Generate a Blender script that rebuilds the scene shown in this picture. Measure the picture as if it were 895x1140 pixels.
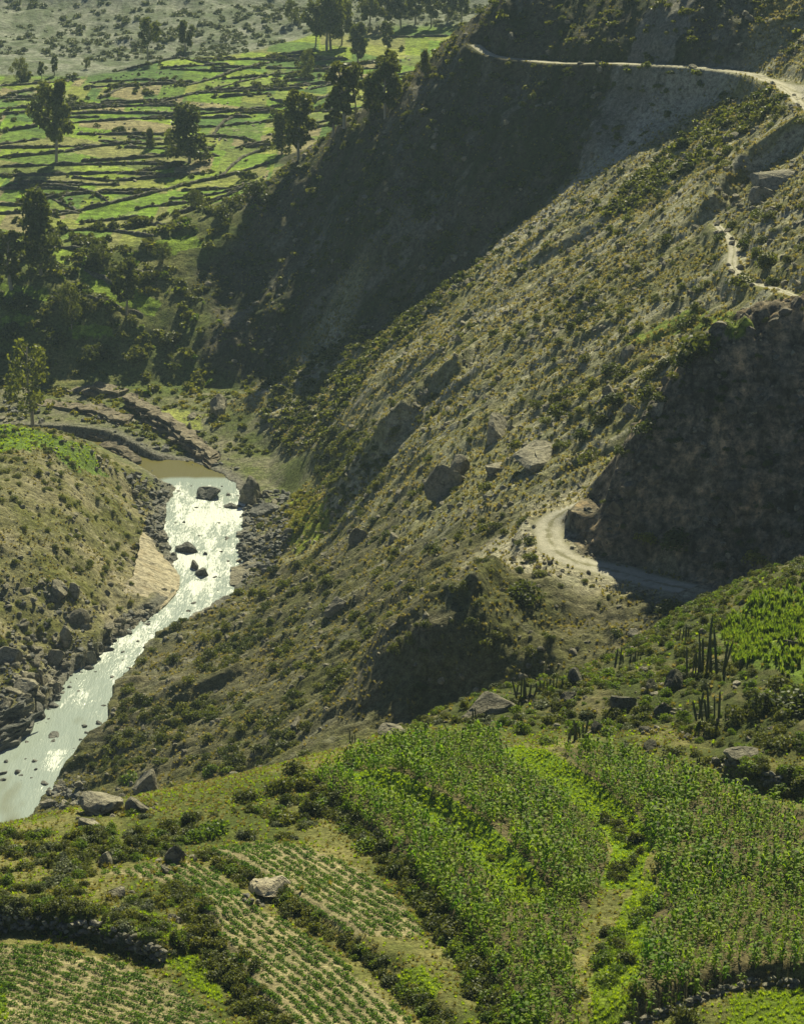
import bpy, bmesh, math, random, time
import numpy as np
from mathutils import Vector, Matrix
T0 = time.time()
for o in list(bpy.data.objects): bpy.data.objects.remove(o)
scene = bpy.context.scene
COL = scene.collection
R = math.radians
random.seed(7); rng = np.random.default_rng(7)

# ------------------------------------------------------------------ camera
CAM_H = 150.0; PITCH = R(19.7); F_PX = 2286.0; PW, PH = 895.0, 1140.0
cam_d = bpy.data.cameras.new('camera'); cam = bpy.data.objects.new('camera', cam_d); COL.objects.link(cam)
cam.location = (0, 0, CAM_H); cam.rotation_euler = (math.pi/2 - PITCH, 0, 0)
cam_d.sensor_fit = 'VERTICAL'; cam_d.sensor_height = 24.0; cam_d.lens = 24.0*F_PX/PH
cam_d.clip_start = 1.0; cam_d.clip_end = 6000.0
scene.camera = cam

# ------------------------------------------------------------------ sky and sun
SUN_EL = R(41.0); SUN_AZ = R(13.0)          # azimuth to the right of straight ahead (+Y)
SUN_DIR = Vector((math.sin(SUN_AZ)*math.cos(SUN_EL), math.cos(SUN_AZ)*math.cos(SUN_EL), math.sin(SUN_EL)))
world = bpy.data.worlds.new('World'); scene.world = world; world.use_nodes = True
wn = world.node_tree.nodes; wl = world.node_tree.links
sky = wn.new('ShaderNodeTexSky'); sky.sky_type = 'NISHITA'; sky.sun_disc = False
sky.sun_elevation = SUN_EL; sky.sun_rotation = SUN_AZ; sky.altitude = 3600; sky.dust_density = 0.4; sky.air_density = 0.8
bg = wn['Background']; bg.inputs['Strength'].default_value = 0.05
wl.new(sky.outputs[0], bg.inputs['Color'])
sun_d = bpy.data.lights.new('sun', 'SUN'); sun = bpy.data.objects.new('sun', sun_d); COL.objects.link(sun)
sun_d.energy = 5.0; sun_d.angle = R(0.5); sun_d.color = (1.0, 0.94, 0.62)
sun.rotation_euler = (-SUN_DIR).to_track_quat('-Z', 'Y').to_euler()
scene.view_settings.view_transform = 'Standard'; scene.view_settings.look = 'None'
scene.view_settings.gamma = 1.0; scene.view_settings.use_curve_mapping = False
scene.view_settings.exposure = 0.68

HAZE_DENSITY = 0.00011

# ------------------------------------------------------------------ small helpers
def tag(o, label=None, cat=None, group=None, kind=None):
    if label: o['label'] = label
    if cat: o['category'] = cat
    if group: o['group'] = group
    if kind: o['kind'] = kind
    return o
def link(name, mesh, mat=None, parent=None):
    o = bpy.data.objects.new(name, mesh); COL.objects.link(o)
    if mat is not None and len(mesh.materials) == 0: mesh.materials.append(mat)
    if parent: o.parent = parent
    return o
def mesh_from(name, V, Fc, smooth=False, mat=None):
    m = bpy.data.meshes.new(name)
    V = np.asarray(V, dtype=np.float32)
    if isinstance(Fc, np.ndarray):
        n = Fc.shape[1]
        m.vertices.add(len(V)); m.vertices.foreach_set('co', V.ravel())
        m.loops.add(Fc.size); m.loops.foreach_set('vertex_index', Fc.astype(np.int32).ravel())
        m.polygons.add(len(Fc)); m.polygons.foreach_set('loop_start', np.arange(0, Fc.size, n, dtype=np.int32))
        m.update(calc_edges=True)
    else:
        m.from_pydata([tuple(v) for v in V], [], Fc); m.update()
    if smooth: m.polygons.foreach_set('use_smooth', np.ones(len(m.polygons), dtype=bool))
    if mat is not None: m.materials.append(mat)
    return m
def empty(name, loc=(0, 0, 0)):
    o = bpy.data.objects.new(name, None); o.location = loc; o.empty_display_size = .3; COL.objects.link(o); return o

# noise ------------------------------------------------------------
def _h(ix, iy, s):
    n = (ix.astype(np.int64)*374761393 + iy.astype(np.int64)*668265263 + s*974711) & 0x7fffffff
    n = ((n ^ (n >> 13))*1274126177) & 0x7fffffff
    n = n ^ (n >> 16)
    return (n & 0xffff)/65535.0
def vnoise(x, y, s=0):
    x = np.asarray(x, float); y = np.asarray(y, float)
    ix = np.floor(x); iy = np.floor(y); fx = x-ix; fy = y-iy
    fx = fx*fx*fx*(fx*(fx*6-15)+10); fy = fy*fy*fy*(fy*(fy*6-15)+10)
    a = _h(ix, iy, s); b = _h(ix+1, iy, s); c = _h(ix, iy+1, s); d = _h(ix+1, iy+1, s)
    return (a*(1-fx)+b*fx)*(1-fy) + (c*(1-fx)+d*fx)*fy
def fbm(x, y, o=4, s=0, g=.5):
    t = 0; a = 1; n = 0
    for k in range(o):
        t = t + a*(vnoise(x, y, s+k*17)-.5)*2; n += a
        x = x*2.03+7.1; y = y*1.97+3.3; a *= g
    return t/n
def ridged(x, y, o=4, s=0):
    t = 0; a = 1; n = 0
    for k in range(o):
        t = t + a*(1-np.abs(vnoise(x, y, s+k*13)*2-1)); n += a
        x = x*2.1+1.7; y = y*2.1+9.2; a *= .5
    return t/n
def sstep(a, b, x):
    t = np.clip((x-a)/(b-a), 0, 1); return t*t*(3-2*t)

# projection -------------------------------------------------------
CP, SP = math.cos(PITCH), math.sin(PITCH)
def ray(px, py):
    u = (np.asarray(px, float)-PW/2)/F_PX; v = (PH/2-np.asarray(py, float))/F_PX
    dy = CP+v*SP; return u/dy, (-SP+v*CP)/dy
def at(px, py, D):
    dx, dz = ray(px, py); return dx*D, D+0*dx, CAM_H+dz*D
def project(x, y, z):
    d = y*CP-(z-CAM_H)*SP; u = x/d; v = (y*SP+(z-CAM_H)*CP)/d
    return PW/2+u*F_PX, PH/2-v*F_PX, d
def in_poly(px, py, poly):
    px = np.asarray(px); py = np.asarray(py); r = np.zeros(px.shape, bool)
    n = len(poly); j = n-1
    for i in range(n):
        xi, yi = poly[i]; xj, yj = poly[j]
        if yi != yj:
            r ^= ((yi > py) != (yj > py)) & (px < (xj-xi)*(py-yi)/(yj-yi)+xi)
        j = i
    return r
# ------------------------------------------------------------------ the lie of the land
# surveyed spots: zone -> (photo x, photo y, distance ahead in metres)
CPTS = []
def cp(zone, *pts):
    for p in pts:
        x, y, z = at(*p); CPTS.append((float(x), float(y), float(z), zone))
def cw(zone, *pts):
    for p in pts: CPTS.append((*p, zone))
def slopeD(px, py, a=30.2, b=.70):
    dx, dz = ray(px, py); return (CAM_H-a)/(b*dx-dz)
# F: near terraces
cp('F', (-160,1140,114), (0,1140,112), (220,1140,111), (447,1140,110), (680,1140,108.5), (895,1140,107), (1060,1140,105),
   (-120,1030,128), (0,1030,127), (250,1030,125.5), (500,1030,124.5), (700,1030,123), (895,1030,121), (1040,1030,119),
   (0,960,139), (120,960,139), (250,940,142), (500,940,140.5), (700,940,139), (895,940,135), (1020,940,132),
   (-80,930,147), (0,922,150), (50,908,152), (100,897,154), (200,880,156), (320,855,161), (420,830,166), (550,822,166), (640,830,162), (720,842,158), (895,860,150), (1000,850,150))
cw('F', (-40,96,80), (0,96,80), (40,96,80), (-60,60,84), (0,60,86), (60,60,86), (60,110,77), (-50,115,74))
# hidden drop behind the near terraces
cw('M', (-62,176,44), (-45,178,46), (-30,182,50), (-16,188,52), (-4,194,52), (8,198,50), (-75,200,22), (-55,206,26), (-36,212,30), (-18,218,34), (-2,222,36), (8,226,36),
   (-90,170,42), (-110,170,45), (-74,232,5), (-56,240,10), (-100,215,8), (-120,215,12), (14,214,44))
# M: near spur running down to the river
cp('M', (95,872,280), (110,820,293), (130,762,313), (190,707,339), (270,652,369), (312,622,388),
   (120,868,268), (200,850,262), (200,780,296), (300,845,251), (300,760,288), (300,700,320), (380,835,236), (400,760,262), (400,680,300), (400,610,334), (330,640,365), (470,640,292), (520,610,296),
   (425,693,259), (480,690,252), (520,672,254), (545,690,250), (560,652,258), (600,645,263),
   (425,800,245), (470,800,243), (500,790,243), (530,760,245), (565,742,247), (600,735,247), (640,730,248), (700,712,250), (740,690,254))
# R: shelf of the near dirt road
cp('R', (596,600,281), (612,570,291), (640,556,294), (625,610,275), (625,636,269), (660,628,273), (665,640,269), (700,640,270), (745,652,264), (775,655,261))
cp('M', (600,690,256), (660,690,257), (720,670,259))
# G: boulder and cactus garden
cp('G', (510,788,178), (560,765,184), (600,752,189), (660,737,197), (720,708,211), (765,675,236), (600,800,172), (700,790,172), (700,745,190), (800,760,171), (800,700,194), (850,720,181),
   (895,700,179), (895,640,199), (850,640,214), (800,665,228), (895,800,155), (800,830,158), (980,700,178), (980,620,196), (1000,780,160))
# C: shaded cliff
cp('C', (653,612,276), (700,632,272), (780,646,265), (830,640,262), (895,612,262), (960,590,258),
   (656,588,280), (682,535,282), (702,500,284), (740,450,285), (770,398,285), (790,372,286), (830,356,287), (860,342,289), (895,330,291), (960,312,292),
   (740,560,277), (800,520,276), (860,500,276), (895,480,277), (960,460,276))
for p in ((720,480),(770,398),(790,372),(830,356),(860,342),(895,330),(960,312)):      # lee side of the crest
    x, y, z = at(p[0], p[1]-4, 297); cw('L', (float(x)+1, 300.0, float(z)-4.5))
# L: long sunlit slope
for p in ((400,350),(400,430),(400,500),(450,360),(500,320),(500,400),(500,480),(500,550),(560,270),(600,245),(600,320),(600,400),(600,480),(600,540),(650,210),(700,180),(700,250),(700,330),(700,400),(690,460),
          (760,130),(800,105),(800,170),(800,230),(800,290),(790,350),(860,60),(890,40),(890,120),(890,180),(890,250),(890,300),(960,60),(960,140),(960,240),(1060,100)):
    cp('L', (p[0], p[1], float(slopeD(*p))))
cp('L', (330,402,500), (300,440,480), (330,480,455), (360,540,412), (340,560,414), (370,590,380), (360,440,470))
cp('S', (450,342,492), (520,302,488), (600,232,484), (700,162,482), (760,112,484))
# S: shaded spur
cp('S', (300,203,573), (340,178,565), (380,152,558), (440,117,548), (490,87,542), (528,58,537), (545,35,540), (562,8,545), (580,-20,550),
   (600,62,530), (600,75,522), (700,66,503), (700,78,498), (760,72,489), (800,75,484), (700,0,520), (620,0,541), (780,0,505), (640,-60,560), (760,-60,530), (880,-60,520),
   (300,300,541), (330,360,513), (400,250,522), (400,320,503), (400,190,541), (440,165,532), (500,200,512), (500,270,497), (500,140,525), (600,150,504), (600,110,511), (250,330,536), (250,390,513), (290,420,506))
cw('S', (8,620,52), (30,640,60), (-20,640,40), (40,600,92), (60,640,120), (100,640,150), (160,600,170), (60,720,80), (140,760,150), (20,760,46))
# B: bushy bank below the fields
cp('B', (250,432,504), (200,428,507), (140,422,510), (80,415,512), (20,410,513), (-80,405,515), (200,340,531), (200,270,556), (120,350,527), (120,300,545), (40,350,525), (40,310,540), (-80,320,536), (240,235,572))
# P: terraced valley floor
for p in ((200,240),(120,270),(40,290),(-80,290),(260,205),(0,250),(100,220),(0,190),(100,170),(200,190),(280,170),(0,140),(150,140),(300,140),(370,120),(0,100),(150,100),(300,100),(420,95),(480,75),(250,70),(400,60),(500,52),(350,45),(450,40),(-120,220),(-120,140)):
    dx, dz = ray(*p); cp('P', (p[0], p[1], float(165.5/(-dz+.075))))
# H: far hillside
cp('H', (20,66,815), (100,66,835), (200,55,850), (300,42,870), (400,28,885), (500,22,900), (0,40,860), (0,0,930), (150,30,880), (150,0,925), (300,0,930), (450,0,940), (560,0,950), (-120,60,830))
cw('H', (-330,1000,120), (-150,1000,95), (0,1020,100), (150,1050,130), (-330,1250,165), (0,1250,165), (300,1150,170), (-300,860,90))
# V: river flats and river bed
cp('V', (190,465,480), (240,440,495), (120,450,490), (40,444,494), (0,438,497), (-80,440,496), (250,480,470), (290,520,452), (310,560,428))
cw('V', (-120,470,-1.2), (-46,440,-1.0), (-38,420,-.5), (-42,400,-.5))
# K: left river bank
cp('K', (0,478,415), (60,483,420), (100,498,424), (125,525,418), (148,560,418), (165,600,398), (0,520,392), (0,560,372), (80,560,386), (130,610,388), (165,642,378), (0,640,350), (80,650,354), (120,680,356), (150,692,356),
   (0,720,330), (60,742,334), (70,768,326.5), (0,785,314), (0,832,304), (50,520,400), (-100,640,345), (-100,520,395), (-100,760,325))
cw('K', (-150,330,14), (-160,390,36), (-220,350,45), (-220,430,60), (-160,455,18), (-220,500,20))
cw('L', (150,330,120), (170,420,140), (150,500,130), (120,280,92), (170,240,100))
CPA = np.array([c[:3] for c in CPTS]); ZONES = 'FMRGCLSBPHVK'
CPZ = np.array([ZONES.index(c[3]) for c in CPTS])
C_MQ = 2.0
def _phi(d2): return np.sqrt(d2+C_MQ**2)
def _fit():
    P = CPA[:, :2]; n = len(P)
    d2 = ((P[:, None]-P[None])**2).sum(-1)
    A = np.zeros((n+3, n+3)); A[:n, :n] = -_phi(d2)+np.eye(n)*(0.9)
    A[:n, n] = 1; A[:n, n+1:] = P/100; A[n, :n] = 1; A[n+1:, :n] = P.T/100
    return np.linalg.solve(A, np.concatenate([CPA[:, 2], np.zeros(3)]))
WTS = _fit()
GX0, GX1, GY0, GY1, GS = -330.0, 330.0, 60.0, 1300.0, 1.0
def _rbf(x, y):
    out = np.empty(len(x), np.float64)
    P = CPA[:, :2].astype(np.float32); w = -WTS[:len(P)].astype(np.float32)
    x = x.astype(np.float32); y = y.astype(np.float32)
    for i in range(0, len(x), 40000):
        dx = x[i:i+40000, None]-P[None, :, 0]; dy = y[i:i+40000, None]-P[None, :, 1]
        out[i:i+40000] = np.sqrt(dx*dx+dy*dy+np.float32(C_MQ**2)) @ w
    n = len(P)
    return out+WTS[n]+WTS[n+1]*x/100+WTS[n+2]*y/100
gx = np.arange(GX0, GX1+GS, GS); gy = np.arange(GY0, GY1+GS, GS)
_X, _Y = np.meshgrid(gx, gy)
BASE = _rbf(_X.ravel(), _Y.ravel()).reshape(_X.shape)
def bilin(G, x, y):
    fx = np.clip((np.asarray(x, float)-GX0)/GS, 0, G.shape[1]-1.001); fy = np.clip((np.asarray(y, float)-GY0)/GS, 0, G.shape[0]-1.001)
    ix = fx.astype(int); iy = fy.astype(int); fx = fx-ix; fy = fy-iy
    return (G[iy, ix]*(1-fx)+G[iy, ix+1]*fx)*(1-fy)+(G[iy+1, ix]*(1-fx)+G[iy+1, ix+1]*fx)*fy
def zone_of(x, y):
    x = np.asarray(x, float); y = np.asarray(y, float)
    wx = x+2.2*fbm(x/9, y/9, 3, 5); wy = y+2.2*fbm(x/9, y/9, 3, 6)
    out = np.empty(x.shape, np.int8).ravel(); wx = wx.ravel().astype(np.float32); wy = wy.ravel().astype(np.float32)
    P = CPA[:, :2].astype(np.float32)
    for i in range(0, len(wx), 40000):
        d = (wx[i:i+40000, None]-P[None, :, 0])**2+(wy[i:i+40000, None]-P[None, :, 1])**2
        out[i:i+40000] = CPZ[d.argmin(1)]
    return out.reshape(x.shape)
_zi = zone_of(_X, _Y)
def _blur(A, k):
    for _ in range(3):
        for ax in (0, 1):
            c = np.cumsum(np.concatenate([np.repeat(np.take(A, [0], ax), k+1, ax), A, np.repeat(np.take(A, [-1], ax), k, ax)], ax), ax)
            n = A.shape[ax]
            A = (np.take(c, range(2*k+1, 2*k+1+n), ax)-np.take(c, range(0, n), ax))/(2*k+1)
    return A
ZW = {z: _blur((_zi == i).astype(float), 2) for i, z in enumerate(ZONES)}
def zw(z, x, y): return bilin(ZW[z], x, y)
def hit0(px, py, H, d0=98., d1=1100., st=.6):
    px = np.atleast_1d(np.asarray(px, float)); py = np.atleast_1d(np.asarray(py, float)); dx, dz = ray(px, py)
    D = np.full(len(px), np.nan); ds = np.arange(d0, d1, st)
    for i in range(0, len(px), 400):
        a = dx[i:i+400, None]*ds; h = H(a, np.broadcast_to(ds, a.shape)); r = CAM_H+dz[i:i+400, None]*ds
        below = r <= h; k = below.argmax(1); ok = below.any(1)
        k1 = np.maximum(k-1, 0); n = np.arange(len(k))
        g0 = (r-h)[n, k1]; g1 = (r-h)[n, k]; t = np.where(g0 != g1, g0/(g0-g1+1e-9), 0)
        D[i:i+400] = np.where(ok, ds[k1]+np.clip(t, 0, 1)*st, np.nan)
    return dx*D, D, CAM_H+dz*D
H_base = lambda x, y: bilin(BASE, x, y)
def polyhit(pts, H=None, n=6):
    p = np.array(pts, float); q = []
    for a, b in zip(p[:-1], p[1:]):
        for k in range(n): q.append(a+(b-a)*k/n)
    q.append(p[-1]); q = np.array(q)
    x, y, z = hit0(q[:, 0], q[:, 1], H or H_base); ok = ~np.isnan(y)
    return np.stack([x, y, z], 1)[ok]
def smooth_line(P, k=4):
    P = np.array(P)
    for _ in range(k):
        Q = P.copy(); Q[1:-1] = (P[:-2]+2*P[1:-1]+P[2:])/4; P = Q
    return P
def sdist(x, y, L):
    """signed distance (positive left of the line's direction), and the line parameter of the nearest point"""
    best = np.full(x.shape, 1e9); sg = np.zeros(x.shape); tt = np.zeros(x.shape)
    for i in range(len(L)-1):
        ax, ay = L[i][:2]; bx, by = L[i+1][:2]; ux, uy = bx-ax, by-ay; l2 = ux*ux+uy*uy+1e-9
        t = np.clip(((x-ax)*ux+(y-ay)*uy)/l2, 0, 1); dx = x-ax-t*ux; dy = y-ay-t*uy; d = np.hypot(dx, dy)
        m = d < best; best = np.where(m, d, best); sg = np.where(m, np.sign(ux*dy-uy*dx), sg); tt = np.where(m, i+t, tt)
    return best*np.where(sg == 0, 1, sg), tt
# banks and scars: photo polyline, metres of step, half width of the face, reach of the step, raised side (+1 left of direction)
STEPS = [
 ([(338,868),(370,895),(410,935),(470,1000),(520,1060),(562,1140),(580,1175)], .9, .8, 6, +1),       # hedge bank between potato field and maize
 ([(225,950),(290,992),(370,1043),(440,1092),(492,1142),(520,1175)], .7, .7, 5, +1),
 ([(205,1000),(225,1040),(255,1090),(300,1142),(330,1180)], .8, .7, 5, +1),
 ([(-60,1030),(0,1033),(60,1033),(110,1043),(150,1060),(185,1072)], 1.2, .4, 8, +1),
 ([(395,868),(440,885),(480,905),(520,930),(555,965),(590,1002)], .95, .7, 5, +1),
 ([(575,838),(610,858),(650,885),(690,918),(705,950),(690,985)], .7, .9, 5, +1),
 ([(690,985),(720,965),(715,1000),(685,1045),(665,1090),(655,1150)][2:], .6, 1.4, 5, +1),
 ([(690,1160),(740,1128),(800,1103),(850,1092),(900,1095),(960,1100)], .9, .4, 5, +1),
 ([(800,855),(830,870),(870,880),(900,885),(960,890)], 1.1, .5, 7, +1),
 ([(405,515),(432,497),(455,470),(480,440),(510,425)], 3.4, 1.6, 12, +1),         # scars in the sunlit slope
 ([(800,238),(815,215),(840,185),(880,160),(900,150)], 4.0, 1.8, 12, +1),
 ([(300,735),(340,712),(380,690),(420,660)], .9, .9, 7, +1),
 ([(180,800),(230,775),(290,745)], 1.2, 1., 7, +1),
 ([(500,680),(540,665),(580,620)], 2.0, 1.0, 8, +1),
]
STEP_L = []
for pts, a, w, reach, side in STEPS:
    L = smooth_line(polyhit(pts), 3); STEP_L.append((L, a, w, reach, side))
DETX, DETY = _X, _Y
GF = .5     # fine grid for steps
def _step_field(x, y):
    z = np.zeros(x.shape)
    for L, a, w, reach, side in STEP_L:
        m = (x > L[:, 0].min()-reach*2.2) & (x < L[:, 0].max()+reach*2.2) & (y > L[:, 1].min()-reach*2.2) & (y < L[:, 1].max()+reach*2.2)
        if not m.any(): continue
        d, t = sdist(x[m], y[m], L); d = d*side
        n = len(L)-1; end = np.clip(np.minimum(t, n-t)/2.5, 0, 1)
        z[m] += a*end*(np.where(d > 0, sstep(0, w*2, d)*np.exp(-np.maximum(d-w*2, 0)/reach), 0)-.25*np.exp(-np.abs(d)/reach)*(d <= 0))
    return z
# roads: photo polyline, half width
ROADS = {
 'far_road': ([(529,50),(538,58),(552,64),(580,68),(620,71),(660,70),(700,70),(740,72),(765,73),(790,76),(815,79),(845,86),(870,93),(900,99),(950,106)], 2.1),
 'switchback_path': ([(850,88),(872,98),(884,108),(897,124),(930,140)], 1.3),
 'slope_path': ([(797,250),(806,258),(814,268),(818,280),(812,297),(826,312),(845,317),(862,320),(884,330)], 1.1),
 'near_road': ([(640,562),(628,569),(611,584),(609,600),(622,617),(645,627),(672,634),(705,643),(742,652),(770,657)], 3.2),
}
ROAD_L = {}
for k, (pts, w) in ROADS.items():
    L = smooth_line(polyhit(pts, n=5), 6)
    z = L[:, 2].copy()
    for _ in range(30): z[1:-1] = (z[:-2]+2*z[1:-1]+z[2:])/4
    L[:, 2] = z; ROAD_L[k] = (L, w)
def _detail(x, y, z):
    d = np.zeros(x.shape)
    wL, wM, wS, wC, wK, wB, wG, wF, wP, wH = (zw(k, x, y) for k in 'LMSCKBGFPH')
    wx = x+3*fbm(x/14, y/14, 2, 3); wy = y+3*fbm(x/14, y/14, 2, 4)
    sl = wL+wM
    if (sl > .01).any():
        d += sl*(2.2*fbm(wx/34, wy/11, 4, 11)+.9*fbm(x/5, y/3.2, 5, 12)+.6*(ridged(x/7, wy/2.6, 2, 15)-.6)+.32*fbm(x/1.7, y/1.5, 3, 16)-.9*np.maximum(0, ridged(wx/45, wy/13, 3, 14)-.72)*5*.5)
    d += wS*(2.4*fbm(wx/13, wy/40, 4, 21)+1.5*fbm(wx/4, y/6, 4, 22)+5.*(ridged((wx+.35*y)/24, wy/70, 3, 23)-.62))
    zz = z/2.6+.9*fbm(x/17, y/17, 2, 35)
    d += wC*(1.9*fbm(wx/6, wy/12, 5, 31)+1.5*fbm(x/1.9, y/2.6, 4, 33)+1.2*(ridged(x/4.5, y/9, 3, 34)-.6)+.5*(np.abs((zz % 1)-.5)-.25))
    d += wK*(1.6*fbm(x/9, y/9, 5, 41)+.5*fbm(x/2.2, y/2.2, 3, 42))
    d += wB*(1.8*fbm(x/12, y/9, 4, 51))
    d += wG*(.9*fbm(x/7, y/7, 4, 61)+.25*fbm(x/1.3, y/1.3, 3, 62))
    d += wF*(.10*fbm(x/4, y/4, 3, 71))
    d += wP*(.8*fbm(x/30, y/22, 3, 81))
    d += wH*(9*fbm(wx/70, wy/60, 5, 91)*sstep(800, 900, y))
    # bluff faces on the near spur: rills
    d += wM*sstep(235, 243, y)*(1-sstep(262, 270, y))*sstep(-4, 2, x)*(1.1*fbm(x/2.6, y/16, 3, 95))
    dry = sstep(-.2, 1.5, z)                      # keep the bed smooth under water
    return d*(.25+.75*dry)
# the river: photo outline laid on the water plane z = 0
def atz(px, py, z=0.):
    dx, dz = ray(px, py); D = (z-CAM_H)/dz; return dx*D, D, z+0*D
RIVER_PX = [(40,482),(75,485),(120,489),(140,498),(170,511),(215,514),(240,524),(262,538),(272,556),(270,585),(266,610),(272,640),(262,662),(222,690),(165,742),(132,790),(120,848),(98,868),(66,886),(54,915),(30,960),
            (-120,1040),(-200,960),(-60,868),(0,826),(15,815),(32,804),(55,784),(68,765),(82,746),(105,735),(122,714),(150,696),(166,686),(182,674),(198,655),(199,640),(190,612),(183,592),(184,560),(196,545),(168,537),(138,526),(102,505),(70,491),(40,487)]
_r = atz(*np.array(RIVER_PX, float).T); RIVER = np.stack(_r[:2], 1)
RIVER = np.concatenate([RIVER[:1]+[(-60, 6)], RIVER, RIVER[-1:]+[(-60, -2)]])
_rx, _ry = np.meshgrid(np.arange(-170, 40, 1.), np.arange(180, 540, 1.))
_rd = np.abs(sdist(_rx.ravel(), _ry.ravel(), np.concatenate([RIVER, RIVER[:1]]))[0]).reshape(_rx.shape)
_rd = np.where(in_poly(_rx, _ry, RIVER), -_rd, _rd)
def river_d(x, y):
    fx = np.clip(np.asarray(x)+170, 0, _rd.shape[1]-1.001); fy = np.clip(np.asarray(y)-180, 0, _rd.shape[0]-1.001)
    ix = fx.astype(int); iy = fy.astype(int); fx = fx-ix; fy = fy-iy
    return (_rd[iy, ix]*(1-fx)+_rd[iy, ix+1]*fx)*(1-fy)+(_rd[iy+1, ix]*(1-fx)+_rd[iy+1, ix+1]*fx)*fy
ROAD_ON = False
def H_full(x, y):
    x = np.asarray(x, float); y = np.asarray(y, float); sh = x.shape
    x = x.ravel(); y = y.ravel()
    b = bilin(BASE, x, y); z = b+_detail(x, y, b)+_step_field(x, y)
    # dry land stays out of the water, the channel stays in it
    m = (x > -168) & (x < 38) & (y > 182) & (y < 538)
    if m.any():
        d = river_d(x[m], y[m])+.8*fbm(x[m]/3, y[m]/3, 3, 77)
        zm = z[m]; lo = np.minimum(.12+.10*np.maximum(d, 0), 3.2)+.25*fbm(x[m]/2, y[m]/2, 2, 78)*sstep(0, 3, d)
        zm = np.where(d > 0, np.maximum(zm, lo), np.minimum(zm, -.1+.35*d)); z[m] = np.where(d > 0, zm, np.maximum(zm, -2.5))
    if ROAD_ON:
        for L, w in ROAD_L.values():
            m = (x > L[:, 0].min()-16) & (x < L[:, 0].max()+16) & (y > L[:, 1].min()-16) & (y < L[:, 1].max()+16)
            if not m.any(): continue
            d, t = sdist(x[m], y[m], L); d = np.abs(d)
            rz = np.interp(t, np.arange(len(L)), L[:, 2])
            k = 1-sstep(w*1.15, w*1.15+2.2, d)
            z[m] = z[m]*(1-k)+rz*k
    return z.reshape(sh)
ROAD_ON = True
# working raster of the finished ground (quick look-ups for planting)
QS = .5
qx = np.arange(-150, 175, QS); qy = np.arange(95, 960, QS)
_QX, _QY = np.meshgrid(qx, qy)
QH = np.concatenate([H_full(_QX[i:i+200], _QY[i:i+200]) for i in range(0, len(qy), 200)])
def Hq(x, y):
    x = np.asarray(x, float); y = np.asarray(y, float)
    fx = np.clip((x+150)/QS, 0, QH.shape[1]-1.001); fy = np.clip((y-95)/QS, 0, QH.shape[0]-1.001)
    ix = fx.astype(int); iy = fy.astype(int); fx = fx-ix; fy = fy-iy
    return (QH[iy, ix]*(1-fx)+QH[iy, ix+1]*fx)*(1-fy)+(QH[iy+1, ix]*(1-fx)+QH[iy+1, ix+1]*fx)*fy
def spot(px, py, d0=98., d1=940.):
    x, y, z = hit0([px], [py], Hq, d0, d1, .4); return float(x[0]), float(y[0]), float(Hq(x[0], y[0]))
def pxm(x, y, z):   # photo pixels per metre at a place
    return F_PX/(y*CP-(z-CAM_H)*SP)
print('terrain ready %.1f' % (time.time()-T0))
# ------------------------------------------------------------------ materials
class NT:
    def __init__(self, name):
        self.m = bpy.data.materials.new(name); self.m.use_nodes = True
        self.t = self.m.node_tree; self.n = self.t.nodes; self.l = self.t.links
        self.b = self.n['Principled BSDF']; self.out = self.n['Material Output']
    def add(self, typ, **kw):
        nd = self.n.new(typ)
        for k, v in kw.items():
            if k.startswith('i_'):
                key = k[2:]; key = int(key) if key.isdigit() else key.replace('_', ' ')
                if hasattr(v, 'node'): self.l.new(v, nd.inputs[key])
                else: nd.inputs[key].default_value = v
            else: setattr(nd, k, v)
        return nd
    def set(self, **kw):
        for k, v in kw.items():
            key = k.replace('_', ' ')
            if hasattr(v, 'node'): self.l.new(v, self.b.inputs[key])
            else: self.b.inputs[key].default_value = v
    def noise(self, scale, detail=4, rough=.55, vec=None):
        nd = self.add('ShaderNodeTexNoise', i_Scale=scale, i_Detail=detail, i_Roughness=rough)
        if vec: self.l.new(vec, nd.inputs['Vector'])
        return nd.outputs['Fac']
    def ramp(self, fac, *stops):
        nd = self.add('ShaderNodeValToRGB', i_Fac=fac); e = nd.color_ramp.elements
        while len(e) < len(stops): e.new(.5)
        for k, (p, c) in enumerate(stops):
            e[k].position = p; e[k].color = c if len(c) == 4 else (*c, 1)
        return nd.outputs['Color']
    def mix(self, fac, a, b, mode='MIX'):
        nd = self.add('ShaderNodeMix', data_type='RGBA', blend_type=mode)
        for k, v in ((0, fac), (6, a), (7, b)):
            if hasattr(v, 'node'): self.l.new(v, nd.inputs[k])
            else: nd.inputs[k].default_value = (*v, 1) if isinstance(v, tuple) and len(v) == 3 else v
        return nd.outputs[2]
    def math(self, op, a, b=0.):
        nd = self.add('ShaderNodeMath', operation=op)
        for k, v in ((0, a), (1, b)):
            if hasattr(v, 'node'): self.l.new(v, nd.inputs[k])
            else: nd.inputs[k].default_value = v
        return nd.outputs[0]
def g3(v): return (v, v, v)
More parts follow.
